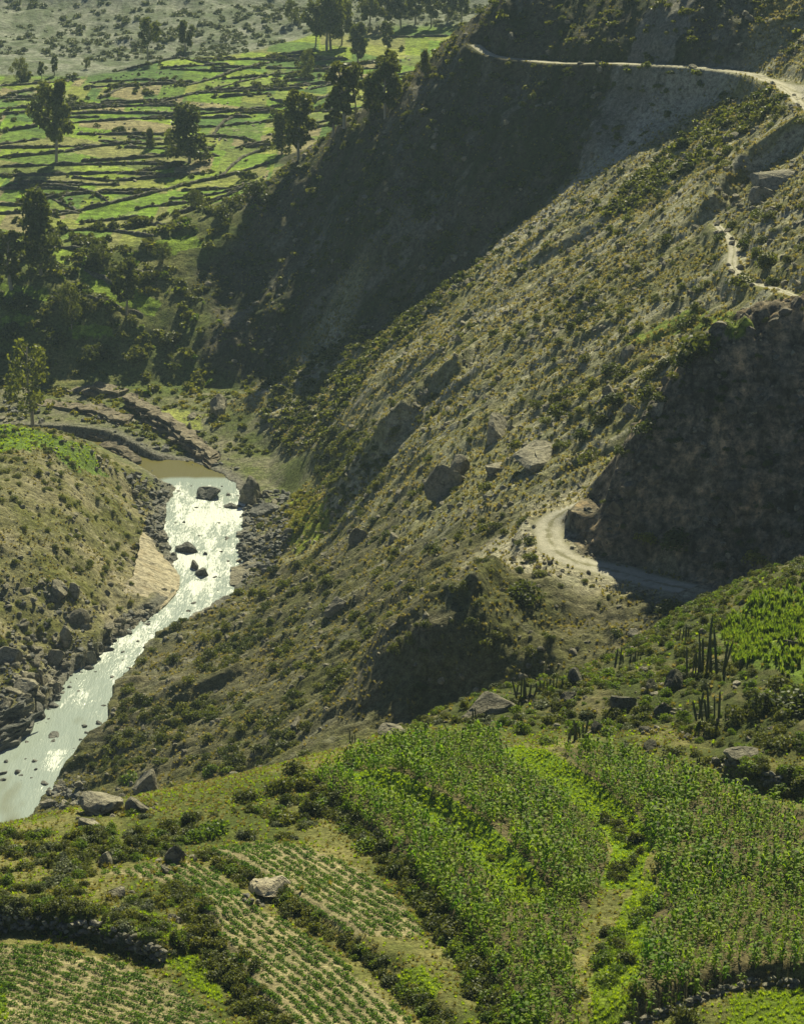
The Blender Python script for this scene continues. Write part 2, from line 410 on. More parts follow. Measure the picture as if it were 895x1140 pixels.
def ground_mat(name, grain=1.0, bump=.5):
    k = NT(name); co = k.add('ShaderNodeTexCoord').outputs['Object']
    col = k.add('ShaderNodeAttribute', attribute_name='Col').outputs['Color']
    n1 = k.noise(1.1*grain, 6, .65, co); n2 = k.noise(5.*grain, 4, .6, co); n3 = k.noise(.12*grain, 4, .6, co)
    c = k.mix(1.0, col, k.ramp(n1, (.32, g3(.42)), (.5, g3(1.)), (.68, g3(1.6))), 'MULTIPLY')
    c = k.mix(1.0, c, k.ramp(n2, (.35, g3(.6)), (.65, g3(1.4))), 'MULTIPLY')
    c = k.mix(1.0, c, k.ramp(n3, (.3, (.85, .88, .8)), (.7, (1.15, 1.1, 1.08))), 'MULTIPLY')
    k.set(Base_Color=c, Roughness=.95)
    k.b.inputs['Specular IOR Level'].default_value = .12
    h = k.math('ADD', n1, k.math('MULTIPLY', n2, .35))
    bp = k.add('ShaderNodeBump', i_Strength=bump, i_Distance=.65/grain, i_Height=h)
    k.l.new(bp.outputs[0], k.b.inputs['Normal'])
    return k.m
M = {}
M['ground'] = ground_mat('dry_ground', 1.0, 1.)
M['near_ground'] = ground_mat('near_soil', 2.2, .8)
M['far_ground'] = ground_mat('far_ground', .45, .5)
def cliff_mat():
    k = NT('cliff_rock'); co = k.add('ShaderNodeTexCoord').outputs['Object']
    col = k.add('ShaderNodeAttribute', attribute_name='Col').outputs['Color']
    st = k.add('ShaderNodeMapping', i_Vector=co, i_Scale=(.12, .12, .9)).outputs[0]
    n0 = k.noise(1.0, 6, .6, st); n1 = k.noise(.8, 8, .75, co); n2 = k.noise(.2, 7, .7, co)
    vo = k.add('ShaderNodeTexVoronoi', feature='DISTANCE_TO_EDGE', i_Scale=.55); k.l.new(k.mix(.35, co, k.add('ShaderNodeTexNoise', i_Scale=.5).outputs['Color'], 'ADD'), vo.inputs['Vector'])
    c = k.mix(1.0, col, k.ramp(n0, (.35, (.8, .8, .8)), (.52, (1, 1, 1)), (.66, (1.15, 1.12, 1.1))), 'MULTIPLY')
    c = k.mix(1.0, c, k.ramp(n2, (.39, (.5, .5, .5)), (.52, (1., 1., 1.)), (.64, (1.9, 1.65, 1.35))), 'MULTIPLY')
    c = k.mix(1.0, c, k.ramp(n1, (.37, g3(.42)), (.5, g3(1)), (.64, g3(1.75))), 'MULTIPLY')
    k.set(Base_Color=c, Roughness=.95); k.b.inputs['Specular IOR Level'].default_value = .1
    h = k.math('ADD', n1, k.math('MULTIPLY', n0, .5))
    bp = k.add('ShaderNodeBump', i_Strength=1., i_Distance=.9, i_Height=h); k.l.new(bp.outputs[0], k.b.inputs['Normal'])
    return k.m
M['cliff'] = cliff_mat()
def rock_mat(name, a, b, lichen=(.32, .30, .2), sc=1., crack=.45):
    k = NT(name); co = k.add('ShaderNodeTexCoord').outputs['Object']; r = k.add('ShaderNodeObjectInfo').outputs['Random']
    ge = k.add('ShaderNodeNewGeometry').outputs['Position']
    n1 = k.noise(1.3*sc, 7, .65, ge); n2 = k.noise(6*sc, 4, .6, ge); n3 = k.noise(.5*sc, 4, .6, ge)
    c = k.mix(r, a, b); c = k.mix(1., c, k.ramp(n1, (.33, g3(.42)), (.52, g3(1.)), (.7, g3(1.4))), 'MULTIPLY')
    c = k.mix(k.ramp(n3, (.5, g3(0)), (.68, g3(.6))), c, lichen)
    c = k.mix(1., c, k.ramp(n2, (.3, g3(.8)), (.7, g3(1.2))), 'MULTIPLY')
    vo = k.add('ShaderNodeTexVoronoi', feature='DISTANCE_TO_EDGE', i_Scale=.9*sc); k.l.new(k.mix(.5, ge, k.add('ShaderNodeTexNoise', i_Scale=1.2*sc, i_Vector=ge).outputs['Color'], 'ADD'), vo.inputs['Vector'])
    c = k.mix(1., c, k.ramp(vo.outputs['Distance'], (0., g3(crack)), (.05, g3(1.))), 'MULTIPLY')
    k.set(Base_Color=c, Roughness=.85); k.b.inputs['Specular IOR Level'].default_value = .2
    bp = k.add('ShaderNodeBump', i_Strength=1., i_Distance=.5/sc, i_Height=k.math('ADD', n1, k.math('MULTIPLY', n2, .3))); k.l.new(bp.outputs[0], k.b.inputs['Normal'])
    return k.m
M['rock'] = rock_mat('grey_rock', (.19, .175, .135), (.31, .285, .22), (.36, .33, .23))
M['river_rock'] = rock_mat('wet_river_rock', (.085, .09, .085), (.17, .165, .15), (.16, .16, .14), 1.6)
M['river_rock'].node_tree.nodes['Principled BSDF'].inputs['Roughness'].default_value = .5
M['pale_rock'] = rock_mat('pale_sandstone', (.42, .37, .27), (.48, .42, .31), (.36, .29, .18), .8, .9)
M['ledge_rock'] = rock_mat('layered_brown_rock', (.15, .125, .09), (.22, .185, .135), (.36, .32, .23), 1., .85)
M['wall_stone'] = rock_mat('wall_stone', (.20, .185, .15), (.33, .31, .25), (.13, .14, .06), 2.)
M['dark_wall'] = rock_mat('terrace_wall_stone', (.10, .095, .075), (.16, .15, .115), (.09, .10, .04), .6)
def leaf_mat(name, a, b, trans=.35, rough=.55, spec=.3, isl=.5, tcol=None):
    k = NT(name); oi = k.add('ShaderNodeObjectInfo').outputs['Random']; ri = k.add('ShaderNodeNewGeometry').outputs['Random Per Island']
    c = k.mix(oi, a, b)
    c = k.mix(1., c, k.ramp(ri, (0., g3(1-isl)), (1., g3(1+isl))), 'MULTIPLY')
    k.set(Base_Color=c, Roughness=rough); k.b.inputs['Specular IOR Level'].default_value = spec
    tr = k.add('ShaderNodeBsdfTranslucent'); tc = k.mix(1., c, tcol or (1.9, 1.75, .55), 'MULTIPLY'); k.l.new(tc, tr.inputs['Color'])
    mx = k.add('ShaderNodeMixShader', i_Fac=trans); k.l.new(k.b.outputs[0], mx.inputs[1]); k.l.new(tr.outputs[0], mx.inputs[2]); k.l.new(mx.outputs[0], k.out.inputs['Surface'])
    return k.m
M['scrub'] = leaf_mat('olive_scrub_leaf', (.085, .11, .03), (.135, .15, .042), .42)
M['dark_scrub'] = leaf_mat('dark_scrub_leaf', (.048, .068, .022), (.085, .10, .032), .38)
M['lush'] = leaf_mat('lush_leaf', (.085, .145, .022), (.135, .19, .034), .42)
M['yellow'] = leaf_mat('yellow_green_leaf', (.17, .18, .03), (.23, .22, .04), .4)
M['silver'] = leaf_mat('grey_green_leaf', (.13, .15, .09), (.17, .19, .11), .3, tcol=(1.3, 1.3, .8))
M['grass'] = leaf_mat('bright_grass_blade', (.17, .255, .013), (.24, .32, .018), .5)
M['dry_grass'] = leaf_mat('dry_grass_blade', (.26, .23, .09), (.36, .32, .15), .35, tcol=(1.4, 1.3, .7))
M['olive_grass'] = leaf_mat('olive_grass_blade', (.13, .13, .035), (.20, .18, .06), .35)
M['maize'] = leaf_mat('maize_leaf', (.07, .14, .008), (.165, .215, .012), .5, .5, .07, .6, (1.7, 1.8, .4))
M['potato'] = leaf_mat('potato_leaf', (.075, .16, .022), (.12, .21, .03), .4, .6, .1)
M['euca'] = leaf_mat('eucalyptus_leaf', (.07, .09, .032), (.10, .12, .04), .4)
M['willow'] = leaf_mat('light_tree_leaf', (.09, .115, .025), (.12, .14, .03), .4)
M['cactus'] = leaf_mat('cactus_skin', (.06, .075, .035), (.085, .095, .045), .0, .6)
def bark(name, c):
    k = NT(name); co = k.add('ShaderNodeTexCoord').outputs['Object']
    k.set(Base_Color=k.mix(1., c, k.ramp(k.noise(9, 5, .6, co), (.3, g3(.6)), (.7, g3(1.3))), 'MULTIPLY'), Roughness=.9); return k.m
M['bark'] = bark('bark', (.34, .30, .23))
def road_mat():
    k = NT('pale_dirt_road'); ge = k.add('ShaderNodeNewGeometry').outputs['Position']
    n1 = k.noise(.8, 6, .65, ge); n2 = k.noise(6, 3, .6, ge)
    c = k.ramp(n1, (.3, (.33, .31, .25)), (.5, (.45, .425, .35)), (.7, (.54, .51, .43)))
    c = k.mix(1., c, k.ramp(n2, (.3, g3(.82)), (.7, g3(1.15))), 'MULTIPLY')
    u = k.add('ShaderNodeAttribute', attribute_name='across').outputs['Fac']; uu = k.math('ADD', k.math('ABSOLUTE', u), k.math('MULTIPLY', k.math('SUBTRACT', n1, .5), .7))
    c = k.mix(k.ramp(uu, (.0, g3(.75)), (.16, g3(.1)), (.3, g3(0)), (.55, g3(0)), (.74, g3(.5)), (1., g3(.95))), c, k.mix(n2, (.13, .13, .05), (.26, .24, .15)))
    k.set(Base_Color=c, Roughness=.95); k.b.inputs['Specular IOR Level'].default_value = .1
    bp = k.add('ShaderNodeBump', i_Strength=.8, i_Distance=.25, i_Height=n2); k.l.new(bp.outputs[0], k.b.inputs['Normal']); return k.m
M['road'] = road_mat()
def water_mat():
    k = NT('river_water'); ge = k.add('ShaderNodeNewGeometry').outputs['Position']
    foam_a = k.add('ShaderNodeAttribute', attribute_name='foam').outputs['Fac']
    st = k.add('ShaderNodeMapping', i_Vector=ge, i_Scale=(1.5, .34, 1.)).outputs[0]
    n1 = k.noise(.55, 5, .6, st); n2 = k.noise(2.2, 4, .6, st); n3 = k.noise(7, 3, .6, ge)
    wv = k.noise(.35, 6, .62, st)
    f = k.math('ADD', foam_a, k.math('MULTIPLY', k.math('SUBTRACT', k.math('ADD', k.math('MULTIPLY', wv, .6), k.math('MULTIPLY', n2, .4)), .5), 2.6))
    foam = k.ramp(f, (.50, g3(0)), (.72, g3(1)))
    turb = k.ramp(foam_a, (.07, (.14, .125, .035)), (.17, (.30, .35, .325)))
    c = k.mix(foam, turb, (.66, .69, .67))
    rg = k.mix(foam, g3(.20), g3(.6))
    k.set(Base_Color=c, Roughness=rg, IOR=1.33)
    amp = k.math('ADD', .08, k.math('MULTIPLY', foam_a, 1.0))
    h = k.math('ADD', k.math('MULTIPLY', n1, 1.), k.math('ADD', k.math('MULTIPLY', n2, .3), k.math('MULTIPLY', n3, .06)))
    bp = k.add('ShaderNodeBump', i_Distance=.55, i_Height=h); k.l.new(amp, bp.inputs['Strength']); k.l.new(bp.outputs[0], k.b.inputs['Normal'])
    return k.m
M['water'] = water_mat()
# ------------------------------------------------------------------ fields, traced on the ground
def wpoly(pts, n=3):
    p = list(pts)+[pts[0]]; return polyhit(p, Hq, n)[:, :2]
CORN_L = wpoly([(345,866),(400,840),(450,820),(545,819),(580,842),(632,884),(660,915),(676,950),(668,985),(648,1020),(640,1060),(640,1165),(566,1165),(530,1058),(470,992),(420,935),(372,893)])
CORN_R = wpoly([(615,832),(700,840),(780,862),(830,888),(895,903),(980,915),(980,1082),(895,1078),(850,1084),(790,1102),(735,1128),(705,1135),(705,1060),(737,985),(724,925),(680,885)])
POT_U = wpoly([(232,946),(300,937),(340,944),(400,968),(440,998),(472,1040),(440,1045),(380,1037),(310,985),(270,965)])
POT_M = wpoly([(115,972),(200,958),(240,968),(290,1012),(350,1048),(410,1098),(490,1165),(320,1165),(270,1088),(235,1032),(205,988),(150,976)])
POT_B = wpoly([(-110,1058),(0,1052),(60,1056),(130,1071),(190,1096),(230,1126),(262,1165),(-110,1165)])
GRASS = [wpoly(p) for p in ([(122,1022),(150,1012),(195,1022),(200,1048),(150,1046),(118,1040)], [(186,1068),(215,1062),(240,1085),(250,1118),(225,1105)],
         [(805,1165),(815,1112),(860,1102),(980,1104),(980,1165)], [(440,1085),(470,1075),(492,1100),(480,1120),(450,1105)], [(-40,1090),(0,1095),(14,1120),(0,1150),(-40,1150)],
         [(655,1160),(660,1090),(690,1020),(722,965),(730,1000),(715,1060),(700,1110),(690,1160)], [(575,836),(600,838),(650,872),(690,905),(715,945),(700,955),(660,915),(620,878)],
         [(395,866),(430,873),(480,894),(530,925),(565,955),(592,998),(575,1000),(540,958),(490,918),(430,890)], [(520,1050),(548,1080),(560,1120),(550,1150),(520,1100)])]
RIV_GREEN = wpoly([(328,548),(348,545),(366,570),(360,600),(330,618),(318,590)])
FLAT_GREEN = wpoly([(160,462),(190,455),(228,462),(222,478),(185,480)])
LEFT_GREEN = wpoly([(-60,470),(0,470),(60,484),(105,500),(112,525),(85,520),(50,500),(0,505),(-60,505)])
REEDS = wpoly([(800,700),(840,665),(880,655),(960,650),(960,750),(900,765),(850,742),(815,738)])
ORCH_GREEN = wpoly([(700,378),(745,355),(800,345),(835,352),(820,372),(790,366),(740,375),(700,385)])
TALUS = wpoly([(640,200),(668,120),(690,70),(720,10),(790,-30),(760,40),(740,75),(720,130),(690,180)])
RAV = smooth_line(polyhit([(560,272),(640,215),(720,150),(770,100),(800,80)], Hq), 3)
# far terrace walls, traced as seen
WALL_PX = [[(0,108),(45,99)], [(0,121),(90,117),(178,113)], [(0,128),(48,124)], [(84,137),(160,132),(230,127),(300,120)], [(0,147),(42,141)], [(0,161),(45,155)], [(0,176),(50,172),(72,169)], [(72,170),(110,163),(158,158)],
 [(86,150),(130,150),(192,150)], [(226,152),(262,153),(285,158)], [(165,171),(245,174)], [(0,186),(60,184),(140,183),(210,181)], [(80,198),(130,202),(172,198),(228,193)], [(0,196),(74,194)], [(0,211),(60,210),(98,212),(120,224)],
 [(66,240),(100,232),(150,221),(205,206),(250,197),(300,182)], [(60,222),(85,235)], [(90,248),(140,244),(166,243)], [(70,258),(112,255),(172,264)], [(60,275),(108,281)], [(150,232),(210,226)], [(166,250),(205,253)],
 [(100,92),(160,89),(200,91),(205,96)], [(112,110),(140,96),(168,95)], [(130,80),(165,72),(200,64),(225,70),(245,72)], [(205,96),(240,88),(262,79),(300,70)], [(178,113),(225,103),(262,93),(300,84)], [(190,78),(255,80),(290,74)],
 [(300,110),(325,118),(352,114)], [(300,120),(345,116),(372,104)], [(345,100),(380,92)], [(300,84),(350,80),(392,72)], [(388,80),(440,66),(500,61)], [(428,58),(480,56),(520,58)], [(440,50),(490,47),(530,48)], [(430,42),(500,40)],
 [(440,72),(480,70),(506,74)], [(430,92),(455,86),(470,82)], [(310,140),(335,132)], [(238,150),(250,135),(268,128)], [(245,198),(270,175),(300,165)], [(0,96),(60,92),(90,88)], [(40,138),(84,137)], [(262,165),(300,158)], [(300,62),(350,58)], [(310,92),(350,88)],
 [(0,228),(40,230),(64,240)], [(0,262),(30,264)], [(130,298),(190,310)], [(95,300),(130,318)], [(95,330),(160,352)]]
WALL_L = [smooth_line(polyhit(p, Hq, 5), 2) for p in WALL_PX]
WALL_L = [L for L in WALL_L if len(L) > 3 and np.ptp(L[:, 1]) < 160]
_q = np.random.default_rng(88)
for _k in range(120):                                   # shorter terrace edges between the traced ones
    y0 = _q.uniform(575, 825); x0 = y0*_q.uniform(-.21, .05); ln = _q.uniform(14, 42); sl = _q.uniform(-.12, .32); t = np.linspace(0, 1, 14)
    X = x0+ln*t; Y = y0+sl*ln*t+1.5*np.sin(t*3+_k)
    if (zw('P', X, Y) < .8).any() or min(np.abs(L[:, :2].mean(0)-(X.mean(), Y.mean())).sum() for L in WALL_L) < 5.5: continue
    WALL_L.append(np.stack([X, Y, Hq(X, Y)], 1))
FIELD_C = np.array([(.13, .22, .025), (.20, .28, .035), (.11, .18, .03), (.17, .23, .045), (.09, .16, .035), (.22, .25, .06), (.15, .25, .022), (.13, .17, .045), (.19, .26, .03), (.075, .14, .035), (.24, .215, .12), (.20, .21, .08)])
BANK_FIELDS = [wpoly(p) for p in ([(88,298),(130,306),(178,340),(172,352),(130,338),(92,318)], [(78,358),(122,362),(132,378),(84,374)], [(0,315),(50,322),(60,334),(0,332)], [(170,268),(215,262),(232,272),(190,284)], [(0,350),(40,356),(40,366),(0,364)])]
def shade_cols(x, y, z):
    """true surface colours of the ground (soil, gravel, grass, crops)"""
    n = len(x); c = np.zeros((n, 3)); px, py, _ = project(x, y, z)
    n1 = fbm(x/6, y/6, 4, 101); n2 = fbm(x/1.6, y/1.6, 3, 102); n3 = fbm(x/26, y/18, 3, 103)
    st = fbm((x+y*.15)/22, y/2.2, 3, 104)
    def mixc(a, b, t): t = np.clip(t, 0, 1)[:, None]; return np.array(a)*(1-t)+np.array(b)*t
    Z = {}
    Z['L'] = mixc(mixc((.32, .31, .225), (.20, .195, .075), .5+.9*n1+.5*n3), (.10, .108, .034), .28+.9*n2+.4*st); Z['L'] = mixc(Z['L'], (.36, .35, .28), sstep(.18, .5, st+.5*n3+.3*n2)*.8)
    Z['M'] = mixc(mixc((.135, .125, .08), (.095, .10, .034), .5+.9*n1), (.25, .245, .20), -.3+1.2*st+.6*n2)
    Z['R'] = mixc((.36, .34, .27), (.26, .24, .14), .4+n1)
    Z['G'] = mixc((.06, .075, .02), (.15, .135, .07), .22+n1+.6*n2)
    Z['C'] = mixc((.17, .15, .115), (.25, .205, .145), .5+1.6*n1)
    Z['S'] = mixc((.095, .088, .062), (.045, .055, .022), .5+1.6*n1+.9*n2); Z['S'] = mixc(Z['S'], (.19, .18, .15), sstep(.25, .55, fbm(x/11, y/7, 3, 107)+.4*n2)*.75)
    Z['B'] = mixc((.09, .12, .03), (.17, .17, .07), .4+n1)
    Z['H'] = mixc((.20, .215, .185), (.10, .125, .08), .5+1.5*n1+.5*n2)
    Z['V'] = mixc((.19, .185, .13), (.11, .135, .04), .5+n1+.5*n2)
    Z['K'] = mixc(mixc((.235, .215, .135), (.13, .135, .042), .5+1.1*n1), (.31, .29, .22), -.2+1.2*n2)
    Z['F'] = mixc((.075, .095, .022), (.19, .18, .07), .38+1.1*n1+.5*n2)
    # fields of the valley floor: each keeps one colour between its walls
    fid = np.full(n, 3.); best = np.full(n, -1e9)
    for k, L in enumerate(WALL_L):
        o = np.argsort(L[:, 0]); X = L[o, 0]; Y = L[o, 1]
        wy = np.interp(x, X, Y); m = (x > X[0]-1.5) & (x < X[-1]+1.5) & (wy <= y) & (wy > best)
        best = np.where(m, wy, best); fid = np.where(m, k*7+5, fid)
    sub = np.floor(x/38+_h(fid.astype(int), fid.astype(int)*0, 3)*5+.05*y)
    ci = (_h(fid.astype(int), sub.astype(int), 9)*11.99).astype(int)
    Pc = FIELD_C[ci]*(1+.25*n1+.32*n2)[:, None]*(1+.10*np.sin(y*1.6+x*.2))[:, None]
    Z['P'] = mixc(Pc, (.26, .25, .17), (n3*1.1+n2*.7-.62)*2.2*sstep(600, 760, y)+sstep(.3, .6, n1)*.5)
    low = sstep(0., 1., (585-y)/30)                                # overgrown lowest terraces
    Z['P'] = mixc(Z['P'], (.08, .10, .03), low*(.0+1.2*n1))
    wsum = np.zeros(n)
    for k in ZONES:
        w = zw(k, x, y)**2
        c += w[:, None]*Z[k]; wsum += w
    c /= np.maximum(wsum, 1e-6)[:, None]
    def paint(poly, col, j=.8, amt=1.):
        jx = x+j*fbm(x/2.5, y/2.5, 3, 7); jy = y+j*fbm(x/2.5, y/2.5, 3, 8)
        m = in_poly(jx, jy, poly); 
        if m.any(): c[m] = c[m]*(1-amt)+amt*np.array(col)*(1+.35*n2[m]+.2*n1[m])[:, None]
    for p in (CORN_L, CORN_R): paint(p, (.10, .085, .045), .4)
    for p in (POT_U, POT_M, POT_B): paint(p, (.25, .22, .13), .3)
    for p in GRASS: paint(p, (.12, .17, .018), .5)
    for k_ in (4, 5):
        mb = (np.abs(x) < 40) & (y < 175); db = sdist(x[mb], y[mb], STEP_L[k_][0])[0]; ib = np.where(mb)[0][np.abs(db) < 1.4]; c[ib] = np.array((.13, .21, .016))*(1+.3*n2[ib])[:, None]
    paint(RIV_GREEN, (.20, .24, .03), 2); paint(FLAT_GREEN, (.25, .28, .08), 2); paint(LEFT_GREEN, (.12, .20, .03), 3, .85); paint(REEDS, (.13, .19, .03), 1); paint(ORCH_GREEN, (.17, .22, .04), 2)
    for p in BANK_FIELDS: paint(p, (.17, .25, .03), 1.5)
    paint(TALUS, (.24, .23, .20), 2, .7)
    m = np.abs(x) < 140
    d, t = sdist(x, y, RAV); c = mixc(c, (.40, .39, .34), .85*(1-sstep(2, 6, np.abs(d+1)))*(zw('L', x, y) > .3)) if False else c*1
    k = .85*(1-sstep(2.5, 8+3*n1, np.abs(d-1))); c = c*(1-k[:, None])+np.array((.37, .36, .31))*k[:, None]
    # water-worn gravel along the river
    rd = river_d(x, y); inr = (x > -165) & (x < 35) & (y > 185) & (y < 535)
    k = np.where(inr, (1-sstep(1., 4.5+2*n1, rd))*(1-sstep(1.5, 3.5, z)), 0); c = c*(1-k[:, None])+np.array((.17, .165, .15))*k[:, None]
    # old dry-out lines and trails across the big slope
    return np.clip(c, .01, .9)
rows = np.concatenate([np.arange(96, 106, 1.), np.arange(106, 182, .42), np.arange(182, 232, .8), np.arange(232, 300, .34), np.arange(300, 480, .55), np.arange(480, 592, .42), np.arange(592, 865, 1.1), np.arange(865, 1292, 5)])
tanc = np.concatenate([np.linspace(-.30, -.225, 18, endpoint=False), np.linspace(-.225, .225, 600), np.linspace(.225, .30, 19)[1:]])
TX = rows[:, None]*tanc[None]; TY = np.broadcast_to(rows[:, None], TX.shape).copy()
TZ = np.concatenate([H_full(TX[i:i+150], TY[i:i+150]) for i in range(0, len(rows), 150)])
nr, nc = TX.shape
VV = np.stack([TX, TY, TZ], -1).reshape(-1, 3)
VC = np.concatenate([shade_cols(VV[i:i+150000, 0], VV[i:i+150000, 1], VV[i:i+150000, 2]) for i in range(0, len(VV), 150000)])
idx = np.arange(nr*nc).reshape(nr, nc)
FQ = np.stack([idx[:-1, :-1], idx[:-1, 1:], idx[1:, 1:], idx[1:, :-1]], -1).reshape(-1, 4)
ZI = zone_of(TX, TY)
FZ = ZI[:-1, :-1].ravel()
e1 = VV[FQ[:, 2]]-VV[FQ[:, 0]]; e2 = VV[FQ[:, 3]]-VV[FQ[:, 1]]; fn = np.cross(e1, e2)
vn = np.zeros_like(VV)
for k in range(4): np.add.at(vn, FQ[:, k], fn)
vn /= np.linalg.norm(vn, axis=1, keepdims=True)+1e-12
PIECES = {'terraced_hillside': ('FG', 'near_ground'), 'canyon_slope': ('LMR', 'ground'), 'cliff': ('C', 'cliff'), 'shaded_spur': ('SB', 'ground'), 'valley_floor': ('P', 'far_ground'), 'far_hills': ('H', 'far_ground'), 'river_flats': ('V', 'ground'), 'river_bank': ('K', 'ground')}
for nm, (zs, mt) in PIECES.items():
    fsel = FQ[np.isin(FZ, [ZONES.index(z) for z in zs])]
    used, inv = np.unique(fsel.ravel(), return_inverse=True)
    me = mesh_from(nm, VV[used], inv.reshape(-1, 4), True, M[mt])
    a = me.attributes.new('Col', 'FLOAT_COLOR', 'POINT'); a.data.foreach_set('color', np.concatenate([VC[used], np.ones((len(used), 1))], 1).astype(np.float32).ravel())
    me.normals_split_custom_set_from_vertices([tuple(v) for v in vn[used]]) if False else None
    tag(link(nm, me), kind='structure')
print('ground mesh %.1f' % (time.time()-T0), len(FQ))
# ------------------------------------------------------------------ river surface
wx_, wy_ = np.meshgrid(np.arange(-150, 0, .7), np.arange(225, 500, .7))
fo = np.interp(wy_, [225, 300, 330, 350, 380, 405, 430, 438, 443, 500], [.20, .20, .32, .42, .52, .56, .54, .28, .05, .03])
fo = fo+.22*fbm(wx_/3.5, wy_/12, 3, 201)*np.clip(fo*3, 0, 1)
for a, b, w in ((276,560,3.),(291,576,3.),(229,568,2.8),(204,619,2.6),(225,649,2.),(255,572,1.8),(64,837,1.6)):      # white wakes below the big stones
    rx, ry, _ = atz(a, b); k = np.exp(-((wx_-rx)/w)**2)*sstep(ry-9, ry-3, wy_)*(1-sstep(ry, ry+1.5, wy_)); fo = fo+.4*k
wz_ = (.10*fbm(wx_/1.7, wy_/2.6, 3, 202)+.12*fbm(wx_/5, wy_/8, 2, 203))*np.clip(fo*2, .1, 1.2)
WV = np.stack([wx_, wy_, wz_], -1).reshape(-1, 3); wi = np.arange(wx_.size).reshape(wx_.shape)
WF = np.stack([wi[:-1, :-1], wi[:-1, 1:], wi[1:, 1:], wi[1:, :-1]], -1).reshape(-1, 4)
keep = (river_d(WV[WF, 0].mean(1), WV[WF, 1].mean(1)) < 3)
WF = WF[keep]; used, inv = np.unique(WF.ravel(), return_inverse=True)
me = mesh_from('river', WV[used], inv.reshape(-1, 4), True, M['water'])
a = me.attributes.new('foam', 'FLOAT', 'POINT'); a.data.foreach_set('value', fo.ravel()[used].astype(np.float32))
tag(link('river', me), kind='structure')
# ------------------------------------------------------------------ dirt roads and footpaths
def ribbon(name, L, w, mat, lift=.07, m=9):
    seg = np.hypot(*np.diff(L[:, :2], axis=0).T); s = np.concatenate([[0], np.cumsum(seg)]); t = np.arange(0, s[-1], .8)
    P = np.stack([np.interp(t, s, L[:, k]) for k in range(2)], 1); tg = np.gradient(P, axis=0); tg /= np.linalg.norm(tg, axis=1, keepdims=True)+1e-9
    nm = np.stack([-tg[:, 1], tg[:, 0]], 1); u = np.linspace(-1, 1, m)
    ww = w*(1+.22*fbm(t/6, t*0+3, 3, 5))[:, None]
    X = P[:, :1]+nm[:, :1]*u*ww; Y = P[:, 1:]+nm[:, 1:]*u*ww; Zr = H_full(X, Y)+lift-.10*np.abs(u)**3+.03*(np.abs(np.abs(u)-.45) < .2)*-1
    i = np.arange(X.size).reshape(X.shape); Fq = np.stack([i[:-1, :-1], i[:-1, 1:], i[1:, 1:], i[1:, :-1]], -1).reshape(-1, 4)
    me = mesh_from(name, np.stack([X, Y, Zr], -1).reshape(-1, 3), Fq, True, mat); a = me.attributes.new('across', 'FLOAT', 'POINT'); a.data.foreach_set('value', np.broadcast_to(u, X.shape).astype(np.float32).ravel())
    tag(link(name, me), kind='structure')
for k, nm in (('far_road', 'dirt_road'), ('near_road', 'dirt_road'), ('switchback_path', 'footpath'), ('slope_path', 'footpath')):
    ribbon(nm, ROAD_L[k][0], ROAD_L[k][1], M['road'])
# ------------------------------------------------------------------ building blocks: leaves, shrubs, grass, rocks
def unit(v): return v/(np.linalg.norm(v, axis=-1, keepdims=True)+1e-9)
def leaf_quads(C, N, S, asp, g):
    n = len(C); r = unit(g.normal(size=(n, 3))); t = unit(np.cross(N, r)); b = np.cross(N, t)
    S = np.broadcast_to(S, (n,))[:, None]; q = np.stack([C-t*S*asp, C-b*S*.9+t*S*asp*.1, C+t*S*asp, C+b*S*.9], 1)
    return q.reshape(-1, 3), np.arange(n*4).reshape(n, 4)
def shrub_mesh(name, seed, n, leaf, mat, h=.95, lobes=7, fill=.35, up=0.):
    g = np.random.default_rng(seed)
    ld = unit(g.normal(size=(lobes, 3))*[1, 1, .7]); ld[:, 2] = np.abs(ld[:, 2])*.9
    lc = ld*g.uniform(.3, .62, (lobes, 1)); lr = g.uniform(.34, .5, lobes); k = g.integers(0, lobes, n)
    d = unit(g.normal(size=(n, 3))); d[:, 2] = np.where(d[:, 2] < -.35, -d[:, 2], d[:, 2])
    rr = np.where(g.random(n) < fill, g.uniform(.35, .9, n), g.uniform(.85, 1.12, n))
    P = lc[k]+d*(lr[k]*rr)[:, None]; P[:, 2] = np.maximum(P[:, 2], -.05)*h
    N = unit(d*.8+g.normal(size=(n, 3))*.75+[0, 0, up])
    V, Fq = leaf_quads(P, N, leaf*g.uniform(.6, 1.25, n), .62, g)
    return mesh_from(name, V, Fq, False, mat)
def tuft_mesh(name, seed, n, mat, spread=.55, wide=.07, h=1.):
    g = np.random.default_rng(seed); V = []; Fq = []
    for i in range(n):
        a = g.uniform(0, 2*math.pi); r0 = g.uniform(0, .22); ln = g.uniform(.6, 1.)*h; sp = g.uniform(.15, 1.)*spread; w = wide*g.uniform(.6, 1.3); b = a+g.uniform(-.5, .5)+math.pi/2
        p0 = np.array([math.cos(a)*r0, math.sin(a)*r0, 0]); p1 = p0+[math.cos(a)*sp*.45, math.sin(a)*sp*.45, ln*.65]; p2 = p0+[math.cos(a)*sp, math.sin(a)*sp, ln*g.uniform(.75, 1.)]
        s = np.array([math.cos(b)*w, math.sin(b)*w, 0]); k = len(V)
        V += [p0-s, p0+s, p1+s*.8, p1-s*.8, p2]; Fq += [(k, k+1, k+2, k+3), (k+3, k+2, k+4)]
    return mesh_from(name, V, Fq, False, mat)
